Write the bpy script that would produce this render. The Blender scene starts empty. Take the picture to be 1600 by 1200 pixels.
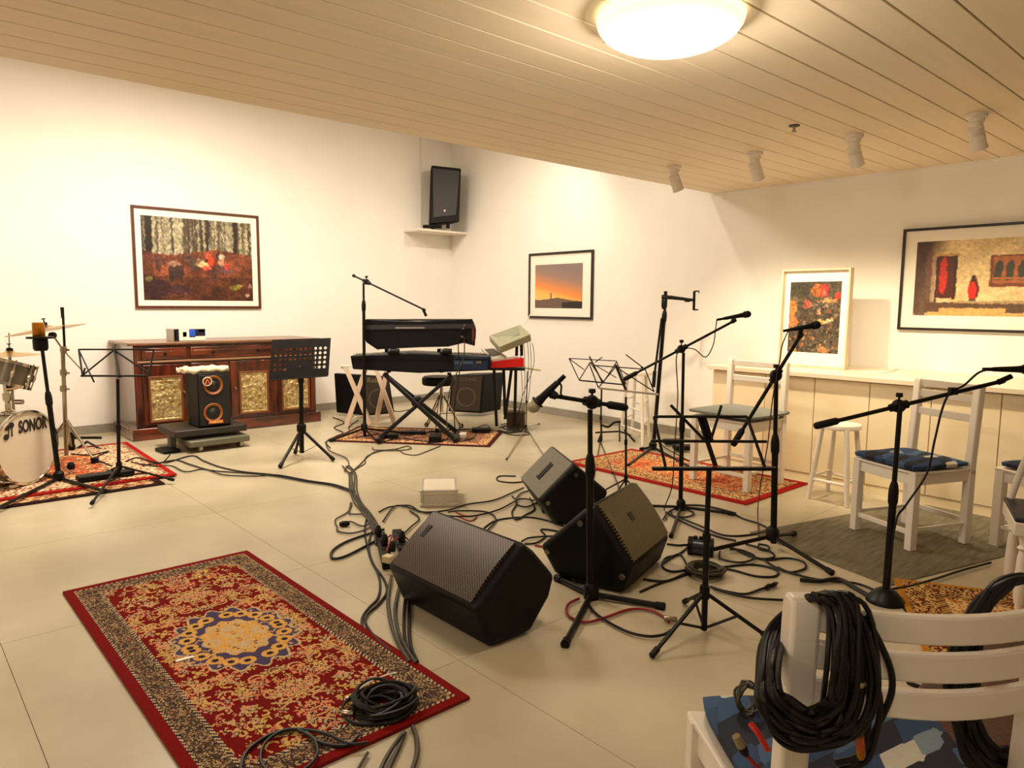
import bpy, math, random
import numpy as np
from mathutils import Vector, Matrix
random.seed(7); np.random.seed(7)
V = Vector
SC = bpy.context.scene
# ------------------------------------------------------------------ camera, calibrated from the room's vanishing points
FP = 1122.0; HC = 1.5
dX = V((1261, 115, -FP)).normalized()
dY = V((-1010, 132, -FP)); dY = (dY - dX*dY.dot(dX)).normalized()
dZ = dX.cross(dY)
RM = Matrix((dX, dY, dZ))
C0 = V((0, 0, HC))
cd = bpy.data.cameras.new('camera'); cam = bpy.data.objects.new('camera', cd)
SC.collection.objects.link(cam)
cd.sensor_width = 36; cd.lens = 36*FP/1600; cd.clip_start = .05
cam.matrix_world = Matrix.Translation(C0) @ RM.to_4x4()
SC.camera = cam
SC.view_settings.view_transform = 'Standard'; SC.view_settings.look = 'None'
SC.view_settings.exposure = 0.12; SC.view_settings.gamma = 1; SC.view_settings.use_curve_mapping = False
wd = bpy.data.worlds.new('world'); SC.world = wd; wd.use_nodes = True
wd.node_tree.nodes['Background'].inputs[0].default_value = (1, .8, .6, 1)
wd.node_tree.nodes['Background'].inputs[1].default_value = .05
WARM = (1, .87, .70)
def light(kind, name, loc, energy, target=None, size=.1, col=WARM, **k):
    l = bpy.data.lights.new(name, kind); l.energy = energy; l.color = col
    if kind == 'AREA':
        l.shape = 'DISK'; l.size = size
    else: l.shadow_soft_size = size
    for a, b in k.items(): setattr(l, a, b)
    o = bpy.data.objects.new(name, l); SC.collection.objects.link(o); o.location = loc
    if target is not None:
        o.rotation_euler = (V(target)-V(loc)).to_track_quat('-Z', 'Y').to_euler()
    return o
# high part of the room beyond the low ceiling: lamps under its own ceiling wash the far and right walls
for i, x in enumerate((-1.6, .3, 2.2, 4.1, 6.0)):
    light('SPOT', 'upper_downlight', (x, 6.0, 3.95), 100, (x, 8.4, .2), .07, spot_size=math.radians(125), spot_blend=.8)
for y in (5.2, 7.2):
    light('SPOT', 'upper_downlight', (4.4, y, 3.95), 72, (6.4, y, .5), .07, spot_size=math.radians(120), spot_blend=.8)
light('AREA', 'upper_ceiling_lamp', (2.4, 6.6, 4.0), 170, (2.4, 6.6, 0), 1.2)
# unseen fill lights added under the low ceiling to brighten this part
light('AREA', 'rear_fill_light', (-.4, -.2, 2.62), 10, (.3, -.6, 0), .5)
light('AREA', 'side_fill_light', (-1.6, 2.8, 2.62), 40, (-1.2, 2.4, 0), .5)

# ------------------------------------------------------------------ pixel rays -> places in the room
def ray(px, py): return RM @ V(((px-800)/FP, -(py-600)/FP, -1))
FW = RM @ V((0, 0, -1)); FH = V((FW.x, FW.y, 0)).normalized(); RT = V((FH.y, -FH.x, 0))
CR = math.atan2(RT.y, RT.x)
def F(px, py, z=0.0):
    d = ray(px, py); return C0 + d*((z-HC)/d.z)
def WY(px, py, Y):
    d = ray(px, py); return C0 + d*(Y/d.y)
def WX(px, py, X):
    d = ray(px, py); return C0 + d*(X/d.x)
def AT(px, py, ref, dd=0.0):
    D = ref.x*FH.x + ref.y*FH.y + dd; d = ray(px, py); return C0 + d*(D/d.dot(FH))
def PX(p):
    c = RM.transposed() @ (p-C0); return 800+FP*c.x/-c.z
def PL(px, py, P, n):
    d = ray(px, py); return C0 + d*((P-C0).dot(n)/d.dot(n))

# ------------------------------------------------------------------ materials
def lin(c): return tuple((x/12.92 if x <= .04045 else ((x+.055)/1.055)**2.4) for x in c)
def rgb(r, g, b): return lin((r/255, g/255, b/255))
MATS = {}
def mat(name, col, rough=.5, metal=0, var=0, scale=8, col2=None, bump=0, bscale=60, emit=0, coat=0, stretch=None, detail=4, spec=.5):
    if name in MATS: return MATS[name]
    m = bpy.data.materials.new(name); m.use_nodes = True; nt = m.node_tree; N = nt.nodes; L = nt.links
    p = N['Principled BSDF']
    p.inputs['Base Color'].default_value = (*col, 1); p.inputs['Roughness'].default_value = rough
    p.inputs['Metallic'].default_value = metal; p.inputs['Coat Weight'].default_value = coat; p.inputs['Coat Roughness'].default_value = .12
    p.inputs['Specular IOR Level'].default_value = spec
    tc = N.new('ShaderNodeTexCoord'); mp = N.new('ShaderNodeMapping'); L.new(tc.outputs['Object'], mp.inputs[0])
    if stretch: mp.inputs['Scale'].default_value = stretch
    if var or col2:
        n = N.new('ShaderNodeTexNoise'); n.inputs['Scale'].default_value = scale; n.inputs['Detail'].default_value = detail
        L.new(mp.outputs[0], n.inputs['Vector'])
        r = N.new('ShaderNodeValToRGB'); r.color_ramp.elements[0].position = .35; r.color_ramp.elements[1].position = .68
        c2 = col2 or tuple(min(1, c*(1+var)) for c in col); c1 = col if col2 else tuple(c*(1-var) for c in col)
        r.color_ramp.elements[0].color = (*c1, 1); r.color_ramp.elements[1].color = (*c2, 1)
        L.new(n.outputs['Fac'], r.inputs[0]); L.new(r.outputs[0], p.inputs['Base Color'])
    if bump:
        n = N.new('ShaderNodeTexNoise'); n.inputs['Scale'].default_value = bscale; n.inputs['Detail'].default_value = 3
        L.new(mp.outputs[0], n.inputs['Vector'])
        b = N.new('ShaderNodeBump'); b.inputs['Strength'].default_value = bump; b.inputs['Distance'].default_value = .01
        L.new(n.outputs['Fac'], b.inputs['Height']); L.new(b.outputs[0], p.inputs['Normal'])
    if emit:
        p.inputs['Emission Color'].default_value = (*col, 1); p.inputs['Emission Strength'].default_value = emit
    MATS[name] = m; return m
WALL = mat('wall paint', rgb(243, 238, 230), .75, var=.015, scale=2, bump=.05, bscale=90)
PLANK = mat('painted ceiling plank', rgb(232, 216, 188), .55, var=.03, scale=3, stretch=(.3, 4, 1))
TILE = mat('concrete look tile', rgb(166, 154, 127), .34, col2=rgb(196, 184, 158), scale=1.1, bump=.02, bscale=30, detail=7)
GROUT = mat('grout', rgb(150, 138, 116), .8)
BASE = mat('skirting tile', rgb(150, 142, 128), .4, var=.08)
WHITE = mat('white painted wood', rgb(232, 222, 208), .38, var=.02, scale=5)
CAB = mat('cabinet front', rgb(240, 222, 186), .45, var=.02, scale=3)
TOP = mat('worktop', rgb(232, 216, 190), .3, var=.03, scale=4)
WOOD = mat('dark reddish wood', rgb(44, 14, 7), .3, col2=rgb(104, 42, 18), scale=3, stretch=(5, 5, .8), coat=1, detail=2)
WOODH = mat('dark wood across', rgb(50, 16, 8), .3, col2=rgb(112, 46, 20), scale=3, stretch=(.8, 5, 5), coat=1, detail=2)
BRASS = mat('embossed brass', rgb(150, 120, 66), .38, metal=.55, col2=rgb(228, 206, 150), scale=22, bump=1, bscale=45)
BLK = mat('black plastic', rgb(10, 8, 7), .5, bump=.08, bscale=200, spec=.22)
BLKM = mat('black metal', rgb(12, 8, 7), .42, metal=.2, spec=.3)
RUB = mat('rubber', rgb(8, 7, 6), .6, spec=.25)
CBL = mat('cable jacket', rgb(14, 11, 9), .5, spec=.3)
CBLG = mat('grey green cable jacket', rgb(52, 46, 32), .5)
CBLR = mat('red cable jacket', rgb(130, 22, 18), .45)
CHROME = mat('chrome', rgb(205, 198, 185), .12, metal=1)
NICKEL = mat('brushed nickel', rgb(160, 150, 130), .3, metal=1)
GREY = mat('top lit panel grey', rgb(112, 108, 96), .8, var=.08, scale=40)
REDP = mat('red lacquer', rgb(205, 22, 16), .3)
FABG = mat('grey seat fabric', rgb(128, 130, 122), .85, var=.1, scale=60, bump=.3, bscale=300)
DRUMW = mat('white drum head', rgb(226, 212, 190), .35, var=.02)
GOLD = mat('gold', rgb(170, 110, 30), .3, metal=.9)
CYM = mat('cymbal bronze', rgb(200, 165, 105), .28, metal=.9)
ALU = mat('aluminium', rgb(215, 208, 195), .35, metal=.6)
SILV = mat('silver checker sheet', rgb(205, 196, 178), .45, metal=.2, var=.05, scale=30)
ORNG = mat('orange cone', rgb(150, 84, 28), .6)
NAVY = mat('navy seat', rgb(24, 30, 48), .5)
BRWN = mat('brown leather', rgb(62, 26, 12), .4, var=.15, scale=12, bump=.2, bscale=80)
TOWEL = mat('cream cloth', rgb(222, 212, 180), .9, bump=.4, bscale=50)
MATG = mat('grey floor mat', rgb(98, 90, 70), .9, col2=rgb(122, 113, 90), scale=9, stretch=(.6, 4, 1), bump=.4, bscale=120)
GLASSF = mat('frame glazing mount', rgb(246, 238, 224), .6)
PLAS = mat('white plastic', rgb(225, 215, 200), .4)
GREEN = mat('smoked grey panel', rgb(70, 72, 66), .4)
PINKW = mat('unfinished pale wood', rgb(222, 196, 172), .5, var=.05)
BLUE = mat('blue print', rgb(30, 84, 190), .5)
TAPE = mat('white tape', rgb(240, 232, 215), .6)
def grille_mat(name, c1, c2, k=420):
    m = bpy.data.materials.new(name); m.use_nodes = True; N = m.node_tree.nodes; L = m.node_tree.links; p = N['Principled BSDF']
    tc = N.new('ShaderNodeTexCoord'); vo = N.new('ShaderNodeTexVoronoi'); vo.voronoi_dimensions = '2D'; vo.inputs['Scale'].default_value = k; vo.inputs['Randomness'].default_value = .0
    mp = N.new('ShaderNodeMapping'); mp.inputs['Rotation'].default_value = (0, 0, .785); L.new(tc.outputs['UV'], mp.inputs[0]); L.new(mp.outputs[0], vo.inputs['Vector'])
    r = N.new('ShaderNodeValToRGB'); r.color_ramp.elements[0].position = .30; r.color_ramp.elements[1].position = .5
    r.color_ramp.elements[0].color = (*c1, 1); r.color_ramp.elements[1].color = (*c2, 1)
    L.new(vo.outputs['Distance'], r.inputs[0]); L.new(r.outputs[0], p.inputs['Base Color'])
    p.inputs['Roughness'].default_value = .5; p.inputs['Metallic'].default_value = .3
    return m
GRL = grille_mat('steel mesh', rgb(6, 5, 4), rgb(92, 76, 64), 80)
GRL2 = grille_mat('steel mesh olive', rgb(16, 14, 8), rgb(122, 110, 72), 78)
def patch_mat():
    m = bpy.data.materials.new('blue patchwork cloth'); m.use_nodes = True; N = m.node_tree.nodes; L = m.node_tree.links; p = N['Principled BSDF']
    tc = N.new('ShaderNodeTexCoord'); mp = N.new('ShaderNodeMapping'); mp.inputs['Scale'].default_value = (1, 2.6, 1); mp.inputs['Rotation'].default_value = (0, 0, .5)
    L.new(tc.outputs['Object'], mp.inputs[0])
    vo = N.new('ShaderNodeTexVoronoi'); vo.inputs['Scale'].default_value = 8; vo.inputs['Randomness'].default_value = .45; vo.distance = 'CHEBYCHEV'; L.new(mp.outputs[0], vo.inputs['Vector'])
    sp = N.new('ShaderNodeSeparateColor'); L.new(vo.outputs['Color'], sp.inputs[0])
    r = N.new('ShaderNodeValToRGB'); r.color_ramp.interpolation = 'CONSTANT'; e = r.color_ramp.elements
    cols = [(0, rgb(22, 30, 52)), (.2, rgb(40, 70, 112)), (.45, rgb(70, 102, 140)), (.62, rgb(20, 28, 48)), (.76, rgb(136, 154, 172)), (.88, rgb(212, 208, 198)), (.95, rgb(50, 84, 126))]
    e[0].position, e[0].color = 0, (*cols[0][1], 1); e[1].position, e[1].color = cols[1][0], (*cols[1][1], 1)
    for q, c in cols[2:]:
        x = e.new(q); x.color = (*c, 1)
    L.new(sp.outputs[0], r.inputs[0])
    n = N.new('ShaderNodeTexNoise'); n.inputs['Scale'].default_value = 60; mx = N.new('ShaderNodeMix'); mx.data_type = 'RGBA'; mx.blend_type = 'MULTIPLY'
    L.new(tc.outputs['Object'], n.inputs['Vector']); mx.inputs[0].default_value = .3
    L.new(r.outputs[0], mx.inputs[6]); L.new(n.outputs['Color'], mx.inputs[7]); L.new(mx.outputs[2], p.inputs['Base Color']); p.inputs['Roughness'].default_value = .85
    return m
PATCH = patch_mat()
def vc_mat(name, rough, bump=0):
    m = bpy.data.materials.new(name); m.use_nodes = True; N = m.node_tree.nodes; L = m.node_tree.links; p = N['Principled BSDF']
    a = N.new('ShaderNodeVertexColor'); a.layer_name = 'Col'; L.new(a.outputs[0], p.inputs['Base Color']); p.inputs['Roughness'].default_value = rough
    if bump:
        n = N.new('ShaderNodeTexNoise'); n.inputs['Scale'].default_value = 400; b = N.new('ShaderNodeBump'); b.inputs['Strength'].default_value = bump; b.inputs['Distance'].default_value = .004
        tc = N.new('ShaderNodeTexCoord'); L.new(tc.outputs['Object'], n.inputs['Vector']); L.new(n.outputs['Fac'], b.inputs['Height']); L.new(b.outputs[0], p.inputs['Normal'])
        p.inputs['Specular IOR Level'].default_value = .1
    return m
PRINT = vc_mat('printed photograph', .35); PILE = vc_mat('woven pile', .95, .5)

# ------------------------------------------------------------------ building helpers
MW = {}
def tag(o, label=None, cat=None, group=None, kind=None):
    if label: o['label'] = label
    if cat: o['category'] = cat
    if group: o['group'] = group
    if kind: o['kind'] = kind
    return o
def thing(name, label, cat, loc=(0, 0, 0), rz=0, group=None):
    o = bpy.data.objects.new(name, None); SC.collection.objects.link(o); o.empty_display_size = .1
    o.location = loc; o.rotation_euler = (0, 0, rz); tag(o, label, cat, group)
    MW[o] = Matrix.Translation(loc) @ Matrix.Rotation(rz, 4, 'Z')
    return o
def spline(pts, n=6, closed=False):
    P = [V(p) for p in pts]; out = []; m = len(P)
    if m < 3 and not closed: return P
    for i in range(m if closed else m-1):
        if closed: a, b, c, d = P[(i-1) % m], P[i], P[(i+1) % m], P[(i+2) % m]
        else: a, b, c, d = P[max(i-1, 0)], P[i], P[i+1], P[min(i+2, m-1)]
        for k in range(n):
            t = k/n; out.append(.5*((2*b)+(c-a)*t+(2*a-5*b+4*c-d)*t*t+(3*b-a-3*c+d)*t**3))
    if not closed: out.append(P[-1])
    return out
class G:
    def __init__(s): s.v = []; s.f = []
    def add(s, vs, fs):
        o = len(s.v); s.v += [V(v) for v in vs]; s.f += [tuple(i+o for i in f) for f in fs]; return s
    def box(s, c, d, rz=0, R=None):
        M = R or Matrix.Rotation(rz, 3, 'Z'); c = V(c)
        vs = [c + M @ V((x*d[0]/2, y*d[1]/2, z*d[2]/2)) for x in (-1, 1) for y in (-1, 1) for z in (-1, 1)]
        return s.add(vs, [(0, 1, 3, 2), (4, 6, 7, 5), (0, 4, 5, 1), (2, 3, 7, 6), (0, 2, 6, 4), (1, 5, 7, 3)])
    def mm(s, a, b):
        return s.box([(a[i]+b[i])/2 for i in range(3)], [abs(b[i]-a[i]) for i in range(3)])
    def beam(s, a, b, w, h, up=(0, 0, 1)):
        a, b = V(a), V(b); z = (b-a).normalized(); u = V(up)
        if abs(z.dot(u)) > .98: u = RT
        x = u.cross(z).normalized(); y = z.cross(x)
        R = Matrix((x, y, z)).transposed(); return s.box((a+b)/2, (w, h, (b-a).length), R=R)
    def tube(s, pts, r, n=8, closed=False):
        P = [V(p) for p in pts]; m = len(P)
        rs = r if isinstance(r, (list, tuple)) else [r]*m
        vs = []; prev = None
        for i in range(m):
            if closed: t = (P[(i+1) % m]-P[i-1])
            else: t = P[min(i+1, m-1)]-P[max(i-1, 0)]
            t = t.normalized() if t.length > 1e-9 else V((0, 0, 1))
            if prev is None:
                u = V((0, 0, 1)) if abs(t.z) < .9 else V((1, 0, 0)); x = u.cross(t).normalized()
            else:
                x = prev - t*prev.dot(t); x = x.normalized() if x.length > 1e-6 else V((1, 0, 0))
            prev = x; y = t.cross(x)
            for k in range(n):
                a = 2*math.pi*k/n; vs.append(P[i]+(x*math.cos(a)+y*math.sin(a))*rs[i])
        fs = []
        for i in range(m if closed else m-1):
            j = (i+1) % m
            for k in range(n): fs.append((i*n+k, i*n+(k+1) % n, j*n+(k+1) % n, j*n+k))
        if not closed: fs += [tuple(range(n-1, -1, -1)), tuple((m-1)*n+k for k in range(n))]
        return s.add(vs, fs)
    def cyl(s, a, b, r0, r1=None, n=16): return s.tube([a, b], [r0, r0 if r1 is None else r1], n)
    def lathe(s, prof, o, ax=(0, 0, 1), n=24):
        ax = V(ax).normalized(); o = V(o)
        return s.tube([o+ax*z for _, z in prof], [max(r, 1e-4) for r, _ in prof], n) if len(prof) > 1 else s
    def rev(s, prof, o, ax=(0, 0, 1), n=24):      # lathe that may double back
        ax = V(ax).normalized(); o = V(o); u = V((0, 0, 1)) if abs(ax.z) < .9 else V((1, 0, 0)); x = u.cross(ax).normalized(); y = ax.cross(x)
        vs = [o+ax*z+(x*math.cos(2*math.pi*k/n)+y*math.sin(2*math.pi*k/n))*max(r, 1e-4) for r, z in prof for k in range(n)]; m = len(prof)
        fs = [(i*n+k, i*n+(k+1) % n, (i+1)*n+(k+1) % n, (i+1)*n+k) for i in range(m-1) for k in range(n)]
        return s.add(vs, fs)
    def prism(s, poly, vec):
        P = [V(p) for p in poly]; v = V(vec); n = len(P)
        fs = [tuple(range(n)), tuple(range(2*n-1, n-1, -1))]+[(i, i+n, (i+1) % n+n, (i+1) % n) for i in range(n)]
        return s.add(P+[p+v for p in P], fs)
    def build(s, name, m, parent=None, bevel=0, smooth=40, label=None, cat=None, group=None, kind=None, seg=2):
        me = bpy.data.meshes.new(name)
        if parent is not None: M = MW[parent].inverted(); vs = [M @ v for v in s.v]; W = MW[parent]
        else:
            xs = [v.x for v in s.v]; ys = [v.y for v in s.v]; zs = [v.z for v in s.v]
            o = V(((min(xs)+max(xs))/2, (min(ys)+max(ys))/2, min(zs))); vs = [v-o for v in s.v]; W = Matrix.Translation(o)
        me.from_pydata([tuple(v) for v in vs], [], s.f); me.materials.append(m)
        import bmesh
        bm = bmesh.new(); bm.from_mesh(me); bmesh.ops.recalc_face_normals(bm, faces=bm.faces); bm.to_mesh(me); bm.free()
        me.shade_smooth() if smooth else None
        if smooth: me.set_sharp_from_angle(angle=math.radians(smooth))
        ob = bpy.data.objects.new(name, me); SC.collection.objects.link(ob)
        if parent is not None: ob.parent = parent
        else: ob.location = W.translation
        MW[ob] = W
        if bevel:
            b = ob.modifiers.new('bevel', 'BEVEL'); b.width = bevel; b.segments = seg; b.limit_method = 'ANGLE'; b.angle_limit = math.radians(40)
        return tag(ob, label, cat, group, kind)
def dup(root, loc, rz=0, label=None):
    r = root.copy(); SC.collection.objects.link(r); r.location = loc; r.rotation_euler = (0, 0, rz)
    if label: r['label'] = label
    MW[r] = Matrix.Translation(loc) @ Matrix.Rotation(rz, 4, 'Z')
    for ch in list(root.children):
        c = ch.copy(); SC.collection.objects.link(c); c.parent = r; MW[c] = MW[r]
        for g in ch.children:
            d = g.copy(); SC.collection.objects.link(d); d.parent = c; MW[d] = MW[r]
    return r
def painted(name, img, P0, U, Wv, m, parent):     # img rows run along Wv from P0, columns along U; one flat colour per cell (flat print)
    img = np.asarray(img, float); H, W = img.shape[:2]; Mi = MW[parent].inverted()
    P0, U, Wv = V(P0), V(U), V(Wv)
    gx, gy = np.meshgrid(np.linspace(0, 1, W+1), np.linspace(0, 1, H+1))
    co = np.array(P0)+gx[..., None]*np.array(U)+gy[..., None]*np.array(Wv); co = co.reshape(-1, 3)
    A = np.array(Mi); co = co @ A[:3, :3].T + A[:3, 3]
    i, j = np.meshgrid(np.arange(H), np.arange(W), indexing='ij'); a = (i*(W+1)+j).ravel()
    lo = np.stack([a, a+1, a+W+2, a+W+1], 1)
    if U.cross(Wv).z < 0 and abs(U.cross(Wv).normalized().z) > .7: lo = lo[:, ::-1]
    me = bpy.data.meshes.new(name); me.vertices.add(len(co)); me.vertices.foreach_set('co', co.ravel().astype(np.float32))
    me.loops.add(lo.size); me.loops.foreach_set('vertex_index', lo.ravel().astype(np.int32))
    me.polygons.add(len(lo)); me.polygons.foreach_set('loop_start', np.arange(0, lo.size, 4, dtype=np.int32))
    me.update(calc_edges=True)
    c = np.clip(img.reshape(-1, 3), 0, 1); c = np.where(c <= .04045, c/12.92, ((c+.055)/1.055)**2.4)
    c = np.concatenate([c, np.ones((len(c), 1))], 1).repeat(4, 0)
    at = me.color_attributes.new('Col', 'FLOAT_COLOR', 'CORNER'); at.data.foreach_set('color', c.ravel().astype(np.float32))
    me.materials.append(m); ob = bpy.data.objects.new(name, me); SC.collection.objects.link(ob); ob.parent = parent; MW[ob] = MW[parent]
    return ob
def text(name, s, size, o, xd, yd, m, parent, ext=.002, sx=1):
    cu = bpy.data.curves.new('t', 'FONT'); cu.body = s; cu.size = size; cu.extrude = ext; cu.align_x = 'CENTER'; cu.align_y = 'CENTER'; cu.offset = size*.03
    t = bpy.data.objects.new('t', cu); me = bpy.data.meshes.new_from_object(t)
    x = V(xd).normalized(); y = V(yd).normalized(); z = x.cross(y); M = Matrix.Translation(V(o)) @ Matrix((x*sx, y, z)).transposed().to_4x4()
    me.transform(MW[parent].inverted() @ M); me.name = name; me.materials.clear(); me.materials.append(m)
    ob = bpy.data.objects.new(name, me); SC.collection.objects.link(ob); ob.parent = parent; MW[ob] = MW[parent]
    bpy.data.objects.remove(t); bpy.data.curves.remove(cu); return ob
# ================================================================== THE SETTING
XR = 6.93; YF = 9.2; XL = -3.2; YN = -2.6; ZC = 2.706; YE = 4.485; ZU = 4.1
g = G().mm((XL-.1, YN-.1, -.12), (XR+.1, YF+.1, -.008)); floor = g.build('floor', GROUT, kind='structure', smooth=0)
T = 1.43; me = None
x0s = [.34+T*k for k in range(-3, 5)]; y0s = [2.30+T*k for k in range(-4, 5)]
for x in x0s:
    for y in y0s:
        a = (max(x, XL)+.0012, max(y, YN)+.0012); b = (min(x+T, XR)-.0012, min(y+T, YF)-.0012)
        if b[0]-a[0] < .05 or b[1]-a[1] < .05: continue
        G().mm((a[0], a[1], -.008), (b[0], b[1], 0)).build('tile', TILE, floor, smooth=0)
def struct(name, a, b, m, **k): return G().mm(a, b).build(name, m, kind='structure', smooth=0, **k)
struct('wall_far', (XL-.1, YF, 0), (XR+.1, YF+.1, ZU), WALL)
struct('wall_right', (XR, YN-.1, 0), (XR+.1, YF, ZU), WALL)
struct('wall_left', (XL-.1, YN-.1, 0), (XL, YF, ZU), WALL)
struct('wall_near', (XL, YN-.1, 0), (XR, YN, ZU), WALL)
struct('trim_1', (XL, YE-.0, ZC+.1), (XR, YE+.1, ZU), WALL)          # upstand closing the low ceiling towards the high part
struct('trim_2', (XL, YE+.1, ZU), (XR, YF, ZU+.1), WALL)       # ceiling of the high part
struct('baseboard_far', (XL, YF-.014, 0), (XR-.014, YF, .1), BASE)
struct('baseboard_right', (XR-.014, 3.87, 0), (XR, YF, .1), BASE)
ceil = struct('ceiling', (XL, YN, ZC+.014), (XR, YE, ZC+.1), GROUT)
y = YE; pm = None
while y > YN:
    lo = max(y-.19, YN)
    o = G().mm((XL, lo+.0035, ZC), (XR, y-.0035, ZC+.014)).build('plank', PLANK, ceil, bevel=.003, smooth=0, seg=1)
    y -= .19
struct('trim_3', (XR-.03, YN, ZC-.02), (XR, YE, ZC), WALL)

# ------------------------------------------------------------------ dome lamp
lc = F(1046, 56, 2.62); lc.z = ZC
t = thing('ceiling_lamp', 'round frosted glass dome lamp lit on the plank ceiling', 'lamp', lc)
R0 = .30
G().rev([(0, 0), (R0*.85, 0), (R0*.85, -.03), (0, -.03)], lc, n=48).build('backplate', WHITE, t)
prof = []
for k in range(29):
    a = k/28; rr = R0*math.sin(a*math.pi/2); zz = -.03-.115*math.cos(a*math.pi/2)
    if rr > R0*.55: rr += .0035*math.sin(k*2.6)
    prof.append((rr, zz))
prof += [(R0+.006, -.022), (R0-.006, -.02)]
GL = mat('lit frosted glass', (1, .93, .72), .3, emit=2.0)
_n = GL.node_tree; _tc = _n.nodes.new('ShaderNodeTexCoord'); _m = _n.nodes.new('ShaderNodeMapping'); _m.inputs['Scale'].default_value = (1, 1, 0); _l = _n.nodes.new('ShaderNodeVectorMath'); _l.operation = 'LENGTH'
_r = _n.nodes.new('ShaderNodeMapRange'); _r.inputs[1].default_value = .05; _r.inputs[2].default_value = .30; _r.inputs[3].default_value = 3.2; _r.inputs[4].default_value = .8     # glass is brightest near the bulb
_n.links.new(_tc.outputs['Object'], _m.inputs[0]); _n.links.new(_m.outputs[0], _l.inputs[0]); _n.links.new(_l.outputs['Value'], _r.inputs[0]); _n.links.new(_r.outputs[0], _n.nodes['Principled BSDF'].inputs['Emission Strength'])
G().rev(prof, lc, n=64).build('glass_dome', GL, t)
for a in (.4, 2.5, 4.6):
    p = lc+V((math.cos(a+CR)*R0, math.sin(a+CR)*R0, -.035)); G().box(p, (.03, .02, .04), a+CR).build('clip', PLAS, t, bevel=.003)
light('POINT', 'dome_bulb', lc+V((0, 0, -.2)), 38, size=.11)
# ------------------------------------------------------------------ ceiling spots
def spot(px, top, joint, end, lab):
    P = F(px, top, ZC)
    t = thing('ceiling_spotlight', lab, 'spotlight', P, 0, 'spotlights along the right side of the ceiling')
    G().lathe([(.058, 0), (.058, -.022), (.045, -.03), (.045, -.05), (.036, -.055), (.036, -.085)], P).build('base', PLAS, t)
    j = P+V((0, 0, -.1)); d = V((.33, -.05, -.6)).normalized()
    G().rev([(.03, 0), (.036, .02), (.036, .04), (.025, .06)], P+V((0, 0, -.07)), (0, 0, -1), 16).build('swivel', PLAS, t)
    q = j-d*.03
    h = G().lathe([(.03, 0), (.046, .015), (.046, .05), (.042, .055), (.046, .06), (.046, .135), (.05, .14), (.05, .15)], q, d).build('head', PLAS, t)
    G().lathe([(.038, 0), (.038, .004)], q+d*.149, d).build('lens', mat('spot lens', (1, .85, .6), .3, emit=4), h)
    light('SPOT', 'spot_beam', q+d*.17, 80, q+d, .03, spot_size=math.radians(95), spot_blend=.7, col=(1, .82, .56))
spot(1054, 259, 270, 293, 'white ceiling spotlight farthest back, by the end of the ceiling')
spot(1180, 238, 250, 276, 'white ceiling spotlight second from the back')
spot(1335, 211, 225, 253, 'white ceiling spotlight third from the back, right of the sprinkler')
spot(1527, 178, 195, 226, 'white ceiling spotlight nearest the camera, top right')
P = F(1241, 196, ZC); t = thing('sprinkler', 'small fire sprinkler head hanging from the ceiling planks', 'sprinkler', P)
G().lathe([(.035, 0), (.035, -.006)], P).build('plate', BLKM, t); G().lathe([(.009, 0), (.009, -.04)], P).build('stem', NICKEL, t)
G().lathe([(.018, -.04), (.018, -.045)], P).build('deflector', NICKEL, t)

# ------------------------------------------------------------------ pictures
def picture(label, O, U, Wv, N, img, fw, mb, fm, depth=.03, mt=None):
    # O top-left corner, U along the width, Wv down, N towards the room
    t = thing('framed_picture', label, 'picture', O+Wv)
    u = U.normalized(); w = Wv.normalized(); n = N.normalized()
    R = Matrix((u, w, n)).transposed()
    g = G()
    for c, d in ((U/2+w*fw/2, (U.length, fw, depth)), (U/2+Wv-w*fw/2, (U.length, fw, depth)), (Wv/2+u*fw/2, (fw, Wv.length-2*fw, depth)), (Wv/2+U-u*fw/2, (fw, Wv.length-2*fw, depth))):
        g.box(O+c+n*depth/2, d, R=R)
    g.build('frame', fm, t, bevel=.002)
    G().box(O+U/2+Wv/2+n*depth*.3, (U.length-fw, Wv.length-fw, depth*.4), R=R).build('mount', mt or GLASSF, t, smooth=0)
    m1, m2, m3, m4 = mb
    painted('print', img, O+u*m1+w*m2+n*depth*.52, U-u*(m1+m3), Wv-w*(m2+m4), PRINT, t)
    return t
def noise(H, W, s, seed=0, oct=3):
    rs = np.random.RandomState(seed); out = np.zeros((H, W)); amp = 1
    for o in range(oct):
        h, w = max(2, int(H/s)+2), max(2, int(W/s)+2); a = rs.rand(h, w)
        y = np.linspace(0, h-1.001, H); x = np.linspace(0, w-1.001, W); yi = y.astype(int); xi = x.astype(int); fy = (y-yi)[:, None]; fx = (x-xi)[None]
        fy = fy*fy*(3-2*fy); fx = fx*fx*(3-2*fx)
        out += amp*((a[yi][:, xi]*(1-fx)+a[yi][:, xi+1]*fx)*(1-fy)+(a[yi+1][:, xi]*(1-fx)+a[yi+1][:, xi+1]*fx)*fy); amp *= .5; s = max(1, s/2)
    return out/out.max()
def c3(*c): return np.array(c)/255.
def blob(img, cy, cx, ry, rx, col, a=1):
    H, W = img.shape[:2]; y, x = np.mgrid[0:H, 0:W]; m = (((y/H-cy)/ry)**2+((x/W-cx)/rx)**2) < 1
    img[m] = img[m]*(1-a)+c3(*col)*a
def rect(img, y0, x0, y1, x1, col, a=1):
    H, W = img.shape[:2]; s = img[int(y0*H):int(y1*H), int(x0*W):int(x1*W)]; s[:] = s*(1-a)+c3(*col)*a
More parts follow.
